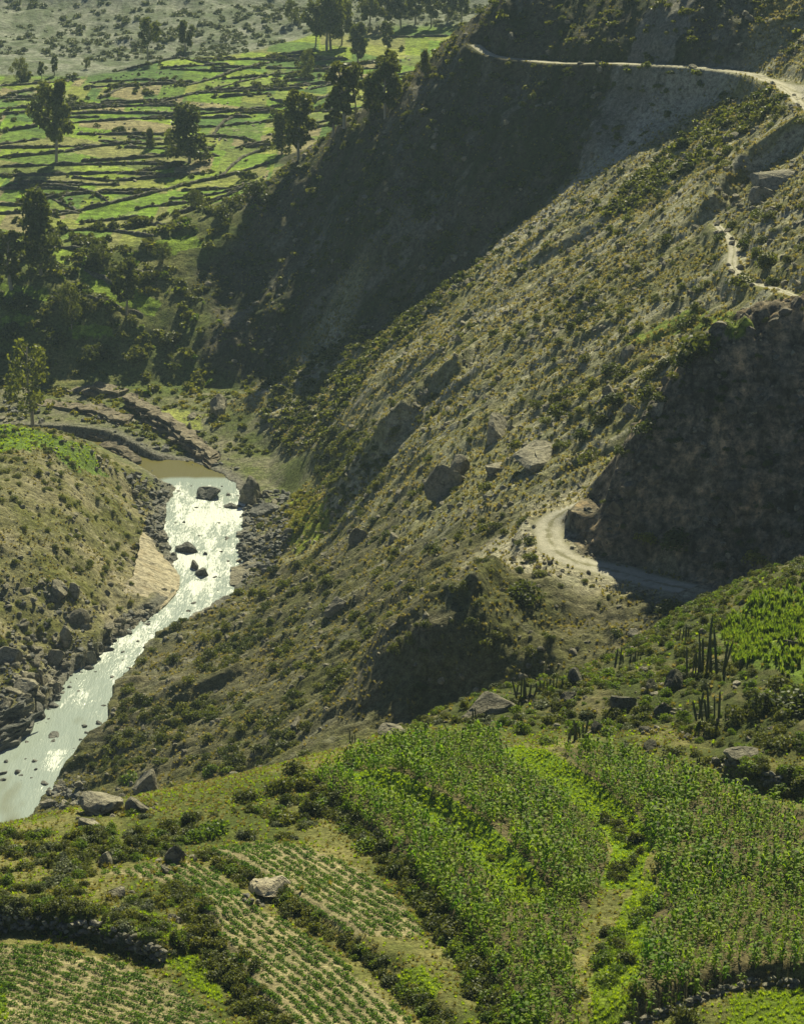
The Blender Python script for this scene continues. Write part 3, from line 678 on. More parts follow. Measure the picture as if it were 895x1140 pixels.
def rock_mesh(name, seed, mat, sub=3, cuts=9, flat=.75, rough=.12):
    g = np.random.default_rng(seed); bm = bmesh.new(); bmesh.ops.create_icosphere(bm, subdivisions=sub, radius=1.)
    V = np.array([v.co[:] for v in bm.verts]); U = V.copy()
    V = V*np.array([g.uniform(.85, 1.2), g.uniform(.75, 1.), 1.])
    for _ in range(cuts+4):
        nrm = unit(g.normal(size=3)*[1, 1, .8]); d = g.uniform(.34, .78); k = V@nrm; V = V-np.maximum(k-d, 0)[:, None]*nrm*.97
    V = V/np.abs(V).max(0)*[.95, .85, .95]
    V = V+.10*np.stack([fbm(U[:, 1]*2+U[:, 2]*1.5, U[:, 0]*2+j*9, 3, seed+j) for j in range(3)], 1)
    o = g.uniform(0, 50, 3)
    nz = fbm(U[:, 0]*1.3+o[0]+U[:, 2]*.7, U[:, 1]*1.3+o[1]-U[:, 2]*.6, 3, seed)
    V = V*(1+rough*nz)[:, None]; V = V+.05*np.sign(V)*np.abs(ridged(U[:, 0]*2.2+U[:, 2], U[:, 1]*2.2, 2, seed+5)[:, None]-.6); V[:, 2] *= flat
    Fq = [tuple(v.index for v in f.verts) for f in bm.faces]; bm.free()
    m = mesh_from(name, V, Fq, False, mat); return m
def tube(V, Fq, P, Rr, n=6):
    P = np.array(P, float); base = len(V)
    for i, (p, r) in enumerate(zip(P, Rr)):
        d = P[min(i+1, len(P)-1)]-P[max(i-1, 0)]; d = d/(np.linalg.norm(d)+1e-9); a = np.cross(d, [.3, 1, .1]); a /= np.linalg.norm(a)+1e-9; b = np.cross(d, a)
        for k in range(n): t = 2*math.pi*k/n; V.append(p+r*(a*math.cos(t)+b*math.sin(t)))
    for i in range(len(P)-1):
        for k in range(n): Fq.append((base+i*n+k, base+i*n+(k+1) % n, base+(i+1)*n+(k+1) % n, base+(i+1)*n+k))
    V.append(P[-1]); t = len(V)-1
    for k in range(n): Fq.append((base+(len(P)-1)*n+k, base+(len(P)-1)*n+(k+1) % n, t))
SHRUBS = {}
for kind, mt in (('scrub', 'scrub'), ('dark', 'dark_scrub'), ('lush', 'lush'), ('yellow', 'yellow'), ('silver', 'silver')):
    SHRUBS[kind] = [shrub_mesh('shrub_'+kind, 300+i*7+len(kind), 560, .105, M[mt], [.85, .95, 1.1, .8][i], [6, 8, 7, 9][i]) for i in range(4)]
SHRUBS_FAR = {k: [shrub_mesh('bush_'+k, 500+i*5+len(k), 90, .26, M[mt], [.8, 1., .9][i], 5, .2) for i in range(3)] for k, mt in (('scrub', 'scrub'), ('dark', 'dark_scrub'), ('lush', 'lush'), ('yellow', 'yellow'), ('silver', 'silver'))}
TUFTS = {k: [tuft_mesh('tuft_'+k, 700+i, 16, M[mt], sp, .09) for i in range(3)] for k, mt, sp in (('dry', 'dry_grass', .6), ('olive', 'olive_grass', .6), ('green', 'grass', .7), ('lush', 'lush', .3))}
ROCKS = [rock_mesh('boulder', 40+i, M['rock'], 3, [7, 9, 11, 8, 6, 12, 9, 8][i], [.75, .6, .9, .7, 1., .65, .8, .7][i]) for i in range(8)]
def with_mat(ms, mat, nm):
    out = []
    for m in ms:
        c = m.copy(); c.name = nm; c.materials.clear(); c.materials.append(mat); out.append(c)
    return out
RIVER_ROCKS = with_mat(ROCKS, M['river_rock'], 'river_boulder')
COBBLES = [rock_mesh('cobble', 140+i, M['river_rock'], 2, 6, .7) for i in range(5)]
PEBBLES = [rock_mesh('stone', 160+i, M['rock'], 2, 7, .7) for i in range(5)]

def visible(x, y, z, tol=.6):
    out = np.zeros(len(x), bool); t = np.linspace(.12, .995, 260)
    for i in range(0, len(x), 1500):
        a = x[i:i+1500, None]*t; b = y[i:i+1500, None]*t; c = CAM_H+(z[i:i+1500, None]-CAM_H)*t
        inside = b > 96
        out[i:i+1500] = ~((Hq(a, b) > c+tol) & inside).any(1)
    px, py, d = project(x, y, z)
    return out & (px > -5) & (px < PW+5) & (py > -5) & (py < PH+5)
def scatter(name, meshes, P, S, seed=0, label=None, tilt=.12, sz=None):
    """one uncountable mass: instances of a few meshes on a cloud of points"""
    P = np.asarray(P, np.float32); n = len(P)
    if n == 0: return None
    g = np.random.default_rng(seed)
    me = bpy.data.meshes.new(name); me.vertices.add(n); me.vertices.foreach_set('co', P.ravel())
    S = np.broadcast_to(np.asarray(S, float), (n,)); sc = S[:, None]*np.stack([g.uniform(.85, 1.15, n), g.uniform(.85, 1.15, n), g.uniform(.8, 1.2, n)], 1)
    if sz is not None: sc[:, 2] *= sz
    ro = np.stack([g.normal(0, tilt, n), g.normal(0, tilt, n), g.uniform(0, 6.28, n)], 1)
    a = me.attributes.new('sc', 'FLOAT_VECTOR', 'POINT'); a.data.foreach_set('vector', sc.astype(np.float32).ravel())
    a = me.attributes.new('ro', 'FLOAT_VECTOR', 'POINT'); a.data.foreach_set('vector', ro.astype(np.float32).ravel())
    a = me.attributes.new('vi', 'INT', 'POINT'); a.data.foreach_set('value', g.integers(0, len(meshes), n).astype(np.int32))
    o = link(name, me); tag(o, label, None, None, 'stuff')
    c = bpy.data.collections.new(name+'_kinds')
    for i, m in enumerate(meshes):
        v = bpy.data.objects.new('%s_kind_%d' % (name, i), m); c.objects.link(v)
    t = bpy.data.node_groups.new(name, 'GeometryNodeTree')
    t.interface.new_socket('Geometry', in_out='INPUT', socket_type='NodeSocketGeometry'); t.interface.new_socket('Geometry', in_out='OUTPUT', socket_type='NodeSocketGeometry')
    N = t.nodes; L = t.links; gi = N.new('NodeGroupInput'); go = N.new('NodeGroupOutput'); ip = N.new('GeometryNodeInstanceOnPoints'); ci = N.new('GeometryNodeCollectionInfo')
    ci.inputs['Collection'].default_value = c; ci.inputs['Separate Children'].default_value = True; ci.inputs['Reset Children'].default_value = True
    def attr(nm, ty): 
        q = N.new('GeometryNodeInputNamedAttribute'); q.data_type = ty; q.inputs['Name'].default_value = nm; return q.outputs['Attribute']
    L.new(gi.outputs[0], ip.inputs['Points']); L.new(ci.outputs[0], ip.inputs['Instance']); ip.inputs['Pick Instance'].default_value = True
    L.new(attr('vi', 'INT'), ip.inputs['Instance Index']); L.new(attr('sc', 'FLOAT_VECTOR'), ip.inputs['Scale'])
    e2r = N.new('FunctionNodeEulerToRotation'); L.new(attr('ro', 'FLOAT_VECTOR'), e2r.inputs[0]); L.new(e2r.outputs[0], ip.inputs['Rotation'])
    L.new(ip.outputs[0], go.inputs[0]); md = o.modifiers.new('scatter', 'NODES'); md.node_group = t
    return o
def place(name, mesh, loc, sc, rz, label, cat, group=None, tilt=(0, 0)):
    o = link(name, mesh); o.location = loc; o.scale = sc if hasattr(sc, '__len__') else (sc, sc, sc); o.rotation_euler = (tilt[0], tilt[1], rz)
    return tag(o, label, cat, group)
def sow(n, x0, x1, y0, y1, g):
    """n random spots inside the view's wedge"""
    y = np.sqrt(g.uniform(y0**2, y1**2, n)); x = y*g.uniform(x0, x1, n); return x, y
# ------------------------------------------------------------------ scrub of the slopes
g = np.random.default_rng(21)
BUSH = []      # x, y, z, radius, kind, place
def add_bush(x, y, r, kind, place_):
    z = Hq(x, y)
    for a, b, c, d in zip(np.atleast_1d(x), np.atleast_1d(y), np.atleast_1d(z), np.broadcast_to(r, np.atleast_1d(x).shape)): BUSH.append((a, b, c, d, kind, place_))
def off_road(x, y, m=.6):
    ok = np.ones(len(x), bool)
    for L, w in ROAD_L.values(): ok &= np.abs(sdist(x, y, L)[0]) > w+m
    return ok
# the bigger ones, each where it grows: photo x, photo y, radius in photo pixels
HAND_L = [(778,390,25),(773,362,10),(855,297,13),(825,316,12),(625,461,14),(650,488,10),(669,471,9),(655,512,12),(692,504,9),(722,443,13),(685,450,11),(682,413,11),(696,418,11),(722,420,8),(766,405,14),(719,478,12),(635,440,7),(736,444,8),(600,454,8),(620,447,8),(630,496,7),(762,366,10),(774,345,6),(648,357,8),(742,407,8),(751,420,7),
 (762,164,8),(866,127,7),(870,109,6),(856,105,8),(786,156,5),(742,269,8),(831,275,10),(732,194,7),(747,199,9),(724,212,13),(769,189,8),(754,211,7),(809,170,7),(796,179,7),(892,137,9),(679,238,6),(719,228,7),(705,232,8),(740,205,9),(700,245,7),(735,220,8),(860,318,8),(700,380,7),(710,365,6),(607,470,7),(575,500,7),(540,545,7),(660,430,7)]
HAND_M = [(313,836,15),(310,805,12),(315,727,8),(305,747,9),(370,751,7),(382,746,7),(397,723,7),(394,690,9),(362,680,7),(434,655,7),(417,642,7),(318,652,8),(328,777,9),(335,784,8),(585,664,20),(340,843,8),(505,811,9),(412,707,9),(354,733,6),
 (186,817,10),(158,822,9),(134,821,8),(262,777,10),(225,783,8),(181,801,9),(161,799,8),(204,791,8),(251,726,10),(235,732,9),(223,739,8),(243,708,7),(278,717,9),(293,665,8),(268,812,8),(251,838,10),(215,848,9),(141,831,8),(231,824,8),(263,851,10),(211,759,8),(158,781,10),(120,850,8),(600,640,8),(590,622,7),(588,605,7),(540,715,8)]
HAND_G = [(603,787,10,'silver'),(675,753,11,'lush'),(756,607,20,'dark'),(719,600,12,'yellow'),(840,622,15,'yellow'),(749,680,16,'scrub'),(679,818,9,'lush'),(608,828,9,'lush'),(751,840,12,'dark'),(887,790,26,'dark'),(850,788,18,'dark'),(870,765,15,'dark'),(813,718,8,'scrub'),(655,831,10,'lush'),(699,838,12,'dark'),(640,815,9,'lush'),(580,815,9,'lush'),(560,808,8,'lush'),(530,812,8,'lush'),(820,800,14,'dark'),(790,815,11,'scrub'),(870,830,14,'scrub'),(760,800,8,'lush'),(730,765,8,'silver'),(720,800,8,'scrub'),(775,740,12,'dark'),(800,745,12,'dark'),(700,810,7,'silver'),(640,750,8,'scrub'),(615,770,8,'lush')]
for (a, b, r) in HAND_L:
    x, y, z = spot(a, b, 250); add_bush(x, y, r*1.2/pxm(x, y, z), 'dark' if r > 7.5 else 'scrub', 'L')
for (a, b, r) in HAND_M:
    x, y, z = spot(a, b, 200); add_bush(x, y, r*1.1/pxm(x, y, z), 'dark' if r > 8.5 else 'scrub', 'M')
for (a, b, r, k) in HAND_G:
    x, y, z = spot(a, b); add_bush(x, y, r*1.1/pxm(x, y, z), k, 'G')
DENSE_L = [[(290,420),(330,402),(430,355),(515,308),(540,312),(480,350),(420,400),(400,440),(370,470),(395,500),(380,560),(330,520),(300,480)], [(690,215),(740,170),(790,120),(850,100),(880,125),(840,140),(770,190),(700,240),(660,250)]]
MID_L = [[(640,350),(700,330),(780,340),(800,370),(740,420),(690,470),(640,510),(590,490),(560,470),(590,430)], [(820,230),(895,220),(960,220),(960,330),(830,330)], [(600,300),(760,250),(800,340),(640,370)]]
DENSE_M = [[(108,805),(150,770),(200,790),(240,770),(250,800),(190,830),(150,862),(108,862)], [(205,862),(290,790),(345,830),(320,855),(250,862)], [(220,745),(250,710),(290,690),(280,730),(240,750)]]
# L
x, y = sow(30000, -.13, .27, 300, 560, g); z = Hq(x, y); px, py, _ = project(x, y, z); w = zw('L', x, y); n = fbm(x/9, y/6, 3, 301)
p = .03+.22*np.clip(n*1.8, 0, 1)
for q in DENSE_L: p = np.where(in_poly(px, py, q), .42, p)
for q in MID_L: p = np.where(in_poly(px, py, q), .16, p)
m = (w > .5) & (g.random(len(x)) < p) & off_road(x, y) & (river_d(x, y) > 2.5)
dn = np.zeros(len(x), bool)
for q in DENSE_L: dn |= in_poly(px, py, q)
r = np.where(dn, g.uniform(.6, 1.5, len(x)), .28+.9*g.random(len(x))**2.2+.35*np.clip(n, 0, 1))
kd = g.random(len(x)) < .45; add_bush(x[m & kd], y[m & kd], r[m & kd], 'dark', 'L'); add_bush(x[m & ~kd], y[m & ~kd], r[m & ~kd], 'scrub', 'L')
# M
x, y = sow(9500, -.2, .13, 245, 400, g); z = Hq(x, y); px, py, _ = project(x, y, z); w = zw('M', x, y)+zw('R', x, y); n = fbm(x/8, y/6, 3, 302)
p = .05+.24*np.clip(n*1.8, 0, 1)
for q in DENSE_M: p = np.where(in_poly(px, py, q), .5, p)
m = (w > .5) & (g.random(len(x)) < p) & off_road(x, y) & (river_d(x, y) > 2.)
kd = g.random(len(x)) < .6; rr = .32+1.0*g.random(len(x))**1.7; add_bush(x[m & kd], y[m & kd], rr[m & kd], 'dark', 'M'); add_bush(x[m & ~kd], y[m & ~kd], rr[m & ~kd], 'scrub', 'M')
# steep ground above the lush patch
x, y = sow(2600, -.09, .0, 370, 450, g); z = Hq(x, y); px, py, _ = project(x, y, z); m = in_poly(px, py, [(330,470),(400,480),(440,500),(430,600),(370,625),(365,560)]) & (river_d(x, y) > 3) & (g.random(len(x)) < .5)
add_bush(x[m], y[m], .3+.8*g.random(m.sum())**1.6, 'scrub', 'L')
# river-side lush patch
x, y = sow(600, -.09, -.03, 390, 450, g); m = in_poly(x, y, RIV_GREEN); add_bush(x[m], y[m], g.uniform(.5, 1.1, m.sum()), 'yellow', 'river')
# S spur: sparse dark bushes
x, y = sow(11000, -.12, .23, 480, 600, g); w = zw('S', x, y); n = fbm(x/10, y/10, 3, 303)
m = (w > .5) & (g.random(len(x)) < .18+.3*np.clip(n, 0, 1)) & off_road(x, y); add_bush(x[m], y[m], g.uniform(.4, 1.3, m.sum()), 'scrub', 'S')
# B bushy bank
x, y = sow(4200, -.24, -.03, 498, 590, g); w = zw('B', x, y); n = fbm(x/8, y/8, 3, 304)
m = (w > .4) & (g.random(len(x)) < (.24+.5*n)*(1-.65*sstep(-75, -55, x))); add_bush(x[m], y[m], g.uniform(.6, 2.1, m.sum()), 'scrub', 'B')
q = m & (g.random(len(x)) < .4); add_bush(x[q]+2, y[q]-1, g.uniform(.5, 1.4, q.sum()), 'lush', 'B')
x, y = sow(2600, -.24, -.03, 535, 600, g); n = fbm(x/7, y/7, 3, 305); m = (zw('P', x, y) > .5) & (n > .12) & (g.random(len(x)) < 1.1*(1-sstep(555, 598, y))); add_bush(x[m], y[m], g.uniform(.8, 2.2, m.sum()), 'dark', 'B')
# V river flats
x, y = sow(700, -.24, -.05, 455, 515, g); m = (zw('V', x, y) > .5) & (river_d(x, y) > 3) & ~in_poly(x, y, FLAT_GREEN) & (g.random(len(x)) < .7); add_bush(x[m], y[m], g.uniform(.4, 1.1, m.sum()), 'scrub', 'V')
x, y = sow(500, -.24, -.05, 470, 515, g); m = (zw('V', x, y) > .5) & (river_d(x, y) > 5) & (g.random(len(x)) < .45); add_bush(x[m], y[m], g.uniform(.5, 1.3, m.sum()), 'yellow', 'V')
# K left bank
x, y = sow(4200, -.26, -.1, 300, 440, g); n = fbm(x/7, y/7, 3, 306); m = (zw('K', x, y) > .5) & (river_d(x, y) > 4) & (g.random(len(x)) < .10+.35*np.clip(n, 0, 1)); add_bush(x[m], y[m], g.uniform(.35, 1., m.sum()), 'scrub', 'K')
# C cliff
x, y = sow(900, .1, .25, 258, 300, g); m = (zw('C', x, y) > .6) & (g.random(len(x)) < .22) & off_road(x, y); add_bush(x[m], y[m], g.uniform(.3, .8, m.sum()), 'dark', 'C')
# G garden
x, y = sow(17000, -.02, .26, 150, 245, g); n = fbm(x/5, y/5, 3, 307); w = zw('G', x, y)
m = (w > .45) & (g.random(len(x)) < .16+.35*np.clip(n, 0, 1)) & ~in_poly(x, y, REEDS) & ~in_poly(x, y, CORN_R); kk = g.random(len(x))
for k, lo, hi in (('lush', 0, .35), ('dark', .35, .65), ('scrub', .65, .9), ('silver', .9, 1.)):
    q = m & (kk >= lo) & (kk < hi); add_bush(x[q], y[q], g.uniform(.22, .7, q.sum()), k, 'G')
# hedges on the near terrace banks
def hedge(L, n, wd, rlo, rhi, kinds, t0=0., t1=1., off=0.):
    t = g.uniform(t0, t1, n)*(len(L)-1); i = np.minimum(t.astype(int), len(L)-2); f = (t-i)[:, None]; P = L[i, :2]*(1-f)+L[i+1, :2]*f
    d = L[i+1, :2]-L[i, :2]; d = d/(np.linalg.norm(d, axis=1, keepdims=True)+1e-9); nn = np.stack([-d[:, 1], d[:, 0]], 1); P = P+nn*(g.normal(0, wd, n)+off)[:, None]
    r = g.uniform(rlo, rhi, n); ks = g.choice(len(kinds), n)
    for j in range(n): add_bush(P[j, 0], P[j, 1], r[j], kinds[ks[j]], 'F')
SL = [s[0] for s in STEP_L]
hedge(SL[0], 190, .5, .4, 1.05, ['dark', 'dark', 'scrub', 'lush'], 0., .9, -.2)
hedge(SL[0], 70, .6, .3, .7, ['lush', 'scrub'], .6, 1.)
hedge(SL[1], 130, .35, .3, .75, ['dark', 'scrub', 'lush'], 0, .92)
hedge(SL[2], 140, .5, .3, .85, ['dark', 'scrub', 'scrub'], 0, 1.)
hedge(SL[3], 110, .9, .3, .7, ['lush', 'scrub', 'silver', 'dark'], 0, 1., 1.6)
hedge(SL[5], 22, .5, .4, .9, ['dark', 'lush'], .55, 1.)
hedge(SL[6], 26, .7, .4, .85, ['dark', 'lush', 'lush'], 0, .8, .6)
hedge(SL[4], 9, .4, .3, .6, ['scrub', 'dark'], .35, 1.)
hedge(SL[8], 30, .6, .4, .9, ['dark', 'lush', 'scrub'], 0, 1., .8)
EDGE_SCRUB = wpoly([(-60,935),(0,925),(60,930),(110,920),(150,905),(190,915),(230,905),(300,900),(340,880),(352,905),(330,935),(240,935),(200,950),(110,965),(90,1000),(130,1008),(200,985),(215,1010),(130,1015),(0,1030),(-60,1030)])
x, y = sow(3200, -.28, -.02, 120, 165, g); n = fbm(x/3, y/3, 3, 308); m = in_poly(x, y, EDGE_SCRUB) & (n > -.1) & (g.random(len(x)) < .95) & ~in_poly(x, y, POT_M) & ~in_poly(x, y, POT_U); kk = g.random(len(x))
for k, lo, hi in (('dark', 0, .3), ('scrub', .3, .62), ('lush', .62, .85), ('silver', .85, 1.)):
    q = m & (kk >= lo) & (kk < hi); add_bush(x[q], y[q], g.uniform(.28, .72, q.sum()), k, 'F')
for (a, b, r, k) in [(235,928,20,'lush'),(215,935,14,'lush'),(145,870,10,'lush'),(275,890,14,'dark'),(310,880,18,'dark'),(330,860,14,'dark'),(350,905,16,'dark'),(320,915,14,'scrub'),(112,930,7,'silver'),(180,850,10,'scrub'),(235,862,10,'lush'),(255,858,10,'lush'),(60,985,14,'silver'),(75,970,15,'silver'),(15,1015,12,'silver'),(130,955,10,'silver'),(640,1110,14,'dark'),(762,1135,16,'dark'),(705,1105,14,'scrub'),(700,1070,12,'lush')]:
    x, y, z = spot(a, b); add_bush(x, y, r/pxm(x, y, z), k, 'F')
# bushes along the far field walls
for L in WALL_L:
    n = int(len(L)*1.1); i = g.integers(0, len(L), n); m = g.random(n) < .55
    xx = L[i, 0]+g.normal(0, 1.2, n); yy = L[i, 1]+g.normal(0, .8, n); add_bush(xx[m], yy[m], g.uniform(.5, 1.3, m.sum()), 'dark', 'P')
x, y = sow(900, -.24, .06, 690, 840, g); m = (zw('P', x, y) > .5) & (fbm(x/20, y/20, 2, 309) > .25); add_bush(x[m], y[m], g.uniform(.8, 2., m.sum()), 'dark', 'P')
for (a, b, r) in [(265,228,14),(285,215,14),(275,200,10),(225,228,12),(215,222,9),(250,240,12),(232,240,9),(300,225,14),(110,290,16),(75,330,16),(95,345,15),(60,300,12),(130,330,12),(165,310,12),(180,275,10),(20,340,18),(10,375,18),(60,380,16),(110,395,16),(150,400,16),(190,380,14),(120,365,14),(90,300,10),(105,275,10),(28,90,9)]:
    x, y, z = spot(a, b, 480); add_bush(x, y, r/pxm(x, y, z), 'dark', 'B')
# H far hillside
x, y = sow(5000, -.26, .12, 830, 950, g); m = (zw('H', x, y) > .5) & (g.random(len(x)) < .34+.5*fbm(x/25, y/25, 3, 310)); add_bush(x[m], y[m], g.uniform(.5, 1.9, m.sum()), 'silver', 'H')
_bx = np.array([b[0] for b in BUSH]); _by = np.array([b[1] for b in BUSH]); _no = np.zeros(len(BUSH), bool)
for p in BANK_FIELDS+[FLAT_GREEN]: _no |= in_poly(_bx, _by, p)
BUSH = [b for b, k in zip(BUSH, _no) if not k]
BX, BY, BZ, BR = (np.array([b[k] for b in BUSH], float) for k in range(4)); BK = np.array([b[4] for b in BUSH]); BP = np.array([b[5] for b in BUSH])
BV = visible(BX, BY, BZ+BR*.6); bs = np.where(BV, BR*pxm(BX, BY, BZ), 0)
top = np.argsort(-bs)[:300]; istop = np.zeros(len(BUSH), bool); istop[top] = True
LBL = {'L': ('rounded dark shrub on the long sunlit slope below the far road', 'shrubs on the long sunlit slope'), 'M': ('rounded dark shrub on the dry spur that drops to the river', 'shrubs on the spur above the river'),
       'G': ('bush among the boulders and cacti above the maize fields', 'bushes among the boulders and cacti'), 'F': ('leafy bush on the scrubby banks around the near crop terraces', 'bushes on the near terrace banks'),
       'B': ('dark bush on the shaded bank below the far green fields', 'bushes on the shaded bank'), 'S': ('small dark bush on the shaded spur', 'bushes on the shaded spur'), 'river': ('yellow green bush in the lush patch beside the rapids', 'bushes beside the rapids'),
       'V': ('low shrub on the flat around the rock ledges', 'shrubs on the river flat'), 'K': ('low shrub on the dry left river bank', 'shrubs on the left bank'), 'C': ('small dark bush clinging to the shaded cliff', 'bushes on the cliff'),
       'P': ('dark bush along the stone walls of the far fields', 'bushes along the far field walls'), 'H': ('dark bush on the hazy far hillside', 'bushes on the far hillside')}
CLR = {'scrub': 'olive', 'dark': 'dark green', 'lush': 'bright green', 'yellow': 'yellow green', 'silver': 'grey green'}
for j in top:
    lab, grp = LBL[BP[j]]
    if BP[j] in 'GF': lab = CLR[BK[j]]+' '+lab; grp = CLR[BK[j]]+' '+grp
    mm = SHRUBS[BK[j]]; r = BR[j]
    place('shrub', mm[j % 4], (BX[j], BY[j], BZ[j]-.06*r), (r*g.uniform(1.15, 1.4), r*g.uniform(1.15, 1.4), r*g.uniform(1.0, 1.35)), g.uniform(0, 6.28), lab, 'shrub', grp)
for k in SHRUBS:
    q = (BK == k) & ~istop; near = q & (BY < 430); far = q & (BY >= 430)
    P = np.stack([BX, BY, BZ-.05*BR], 1)
    if near.any(): scatter('scrub_cover', SHRUBS[k], P[near], BR[near]*1.3, 5, CLR[k]+' scrub covering the nearer slopes')
    if far.any(): scatter('far_scrub_cover', SHRUBS_FAR[k], P[far], BR[far]*1.3, 6, CLR[k]+' scrub covering the distant slopes')
print('bushes', len(BUSH), '%.1f' % (time.time()-T0))
# ------------------------------------------------------------------ grass
def grass(name, kind, x, y, s, label, sz=None):
    scatter(name, TUFTS[kind], np.stack([x, y, Hq(x, y)-.03], 1), s, 9, label, .15, sz)
x, y = sow(72000, -.13, .27, 298, 520, g); n = fbm(x/7, y/4, 3, 401); m = (zw('L', x, y) > .4) & (g.random(len(x)) < .50+.8*n) & off_road(x, y, 0) & (river_d(x, y) > 2); k = g.random(len(x)) < .5+.4*fbm(x/18, y/14, 2, 402)
s = g.uniform(.28, .8, len(x)); grass('dry_grass', 'dry', x[m & k], y[m & k], s[m & k], 'dry bunch grass on the long sunlit slope'); grass('olive_grass', 'olive', x[m & ~k], y[m & ~k], s[m & ~k], 'olive bunch grass on the long sunlit slope')
x, y = sow(34000, -.22, .16, 243, 400, g); n = fbm(x/6, y/4, 3, 403); m = (zw('M', x, y)+zw('R', x, y) > .5) & (g.random(len(x)) < .4+.9*n) & off_road(x, y, -1.2) & (river_d(x, y) > 1.5); k = g.random(len(x)) < .4; s = g.uniform(.25, .65, len(x))
grass('dry_grass', 'dry', x[m & k], y[m & k], s[m & k], 'dry bunch grass on the spur above the river'); grass('olive_grass', 'olive', x[m & ~k], y[m & ~k], s[m & ~k], 'olive bunch grass on the spur above the river')
x, y = sow(14000, -.27, -.1, 300, 430, g); n = fbm(x/6, y/5, 3, 404); m = (zw('K', x, y) > .5) & (g.random(len(x)) < .35+.9*n) & (river_d(x, y) > 3.5); k = g.random(len(x)) < .5; s = g.uniform(.2, .6, len(x)); lg = in_poly(x, y, LEFT_GREEN)
grass('dry_grass', 'dry', x[m & k & ~lg], y[m & k & ~lg], s[m & k & ~lg], 'dry grass on the left river bank'); grass('olive_grass', 'olive', x[m & ~k & ~lg], y[m & ~k & ~lg], s[m & ~k & ~lg], 'olive grass on the left river bank')
grass('green_grass', 'green', x[lg], y[lg], s[lg]*1.1, 'green grass on top of the left bank')
x, y = sow(16000, -.12, .23, 480, 600, g); m = (zw('S', x, y) > .5) & (g.random(len(x)) < .5+.6*fbm(x/7, y/7, 3, 405)) & off_road(x, y, 0) & ~in_poly(x, y, TALUS); grass('olive_grass', 'olive', x[m], y[m], g.uniform(.25, .7, m.sum()), 'tussock grass on the shaded spur')
x, y = sow(9000, -.04, .27, 148, 245, g); m = (zw('G', x, y) > .4) & (g.random(len(x)) < .45+.9*fbm(x/4, y/4, 3, 406)) & ~in_poly(x, y, CORN_R); k = g.random(len(x)); s = g.uniform(.2, .5, len(x))
grass('olive_grass', 'olive', x[m & (k < .5)], y[m & (k < .5)], s[m & (k < .5)], 'olive grass among the boulders'); grass('green_grass', 'green', x[m & (k > .72)], y[m & (k > .72)], s[m & (k > .72)], 'green grass among the boulders'); grass('dry_grass', 'dry', x[m & (k > .5) & (k < .72)], y[m & (k > .5) & (k < .72)], s[m & (k > .5) & (k < .72)], 'dry grass among the boulders')
x, y = sow(5000, .1, .27, 165, 225, g); m = in_poly(x, y, REEDS); grass('reeds', 'lush', x[m], y[m], g.uniform(.5, 1.1, m.sum()), 'tall bright green reeds on the slope beneath the cliff', 1.3)
x, y = sow(60000, -.27, .27, 100, 172, g)
gm = np.zeros(len(x), bool)
for p in GRASS: gm |= in_poly(x, y, p)
gm |= (np.minimum(np.abs(sdist(x, y, SL[4])[0]), np.abs(sdist(x, y, SL[5])[0])) < 1.4); grass('green_grass', 'green', x[gm], y[gm], g.uniform(.16, .40, gm.sum()), 'bright green grass on the banks between the near fields')
fm = np.zeros(len(x), bool)
for p in (CORN_L, CORN_R, POT_U, POT_M, POT_B): fm |= in_poly(x, y, p)
m = (zw('F', x, y) > .5) & ~gm & ~fm & (g.random(len(x)) < .55+.9*fbm(x/3, y/3, 3, 407)); k = g.random(len(x)); s = g.uniform(.12, .34, len(x))
grass('olive_grass', 'olive', x[m & (k < .45)], y[m & (k < .45)], s[m & (k < .45)], 'olive grass on the near terraces'); grass('dry_grass', 'dry', x[m & (k > .8)], y[m & (k > .8)], s[m & (k > .8)], 'dry grass on the near terraces'); grass('green_grass', 'green', x[m & (k > .45) & (k < .8)], y[m & (k > .45) & (k < .8)], s[m & (k > .45) & (k < .8)], 'green grass on the near terraces')
# ------------------------------------------------------------------ crops
def maize_mesh(name, seed):
    q = np.random.default_rng(seed); V = []; Fq = []; h = 1.25
    tube(V, Fq, [(0, 0, 0), (.02, .01, h*.5), (.03, 0, h)], [.013, .011, .004], 4)
    V = [np.array(v) for v in V]; nl = 9
    for i in range(nl):
        a = i*2.4+q.uniform(-.5, .5); z0 = h*(.12+.82*i/nl); ln = q.uniform(.42, .68)*(1-.25*abs(i/nl-.4)); w = .072*q.uniform(.8, 1.25); rise = q.uniform(.18, .40)
        dr = np.array([math.cos(a), math.sin(a), 0]); sd = np.array([-dr[1], dr[0], 0])*w; b = len(V)
        for t, zz, ww in ((0, 0, .5), (.35, rise*.8, 1.), (.7, rise*.75, .85), (1., rise*.1-.05, .05)):
            p = dr*ln*t+np.array([0, 0, z0+zz]); V += [p-sd*ww, p+sd*ww+np.array([0, 0, .015])]
        for k in range(3): Fq.append((b+2*k, b+2*k+1, b+2*k+3, b+2*k+2))
    return mesh_from(name, V, Fq, False, M['maize'])
def potato_mesh(name, seed):
    q = np.random.default_rng(seed); n = 34; a = q.uniform(0, 6.28, n); r = np.sqrt(q.random(n))*.8; P = np.stack([np.cos(a)*r, np.sin(a)*r, .15+.75*(1-r*r)*q.uniform(.5, 1, n)], 1)
    N = unit(np.stack([np.cos(a)*r*.6, np.sin(a)*r*.6, np.ones(n)*.8], 1)+q.normal(size=(n, 3))*.4); V, Fq = leaf_quads(P, N, q.uniform(.18, .32, n), .62, q); return mesh_from(name, V, Fq, False, M['potato'])
MAIZE = [maize_mesh('maize', 900+i) for i in range(6)]; POTATO = [potato_mesh('potato', 930+i) for i in range(5)]
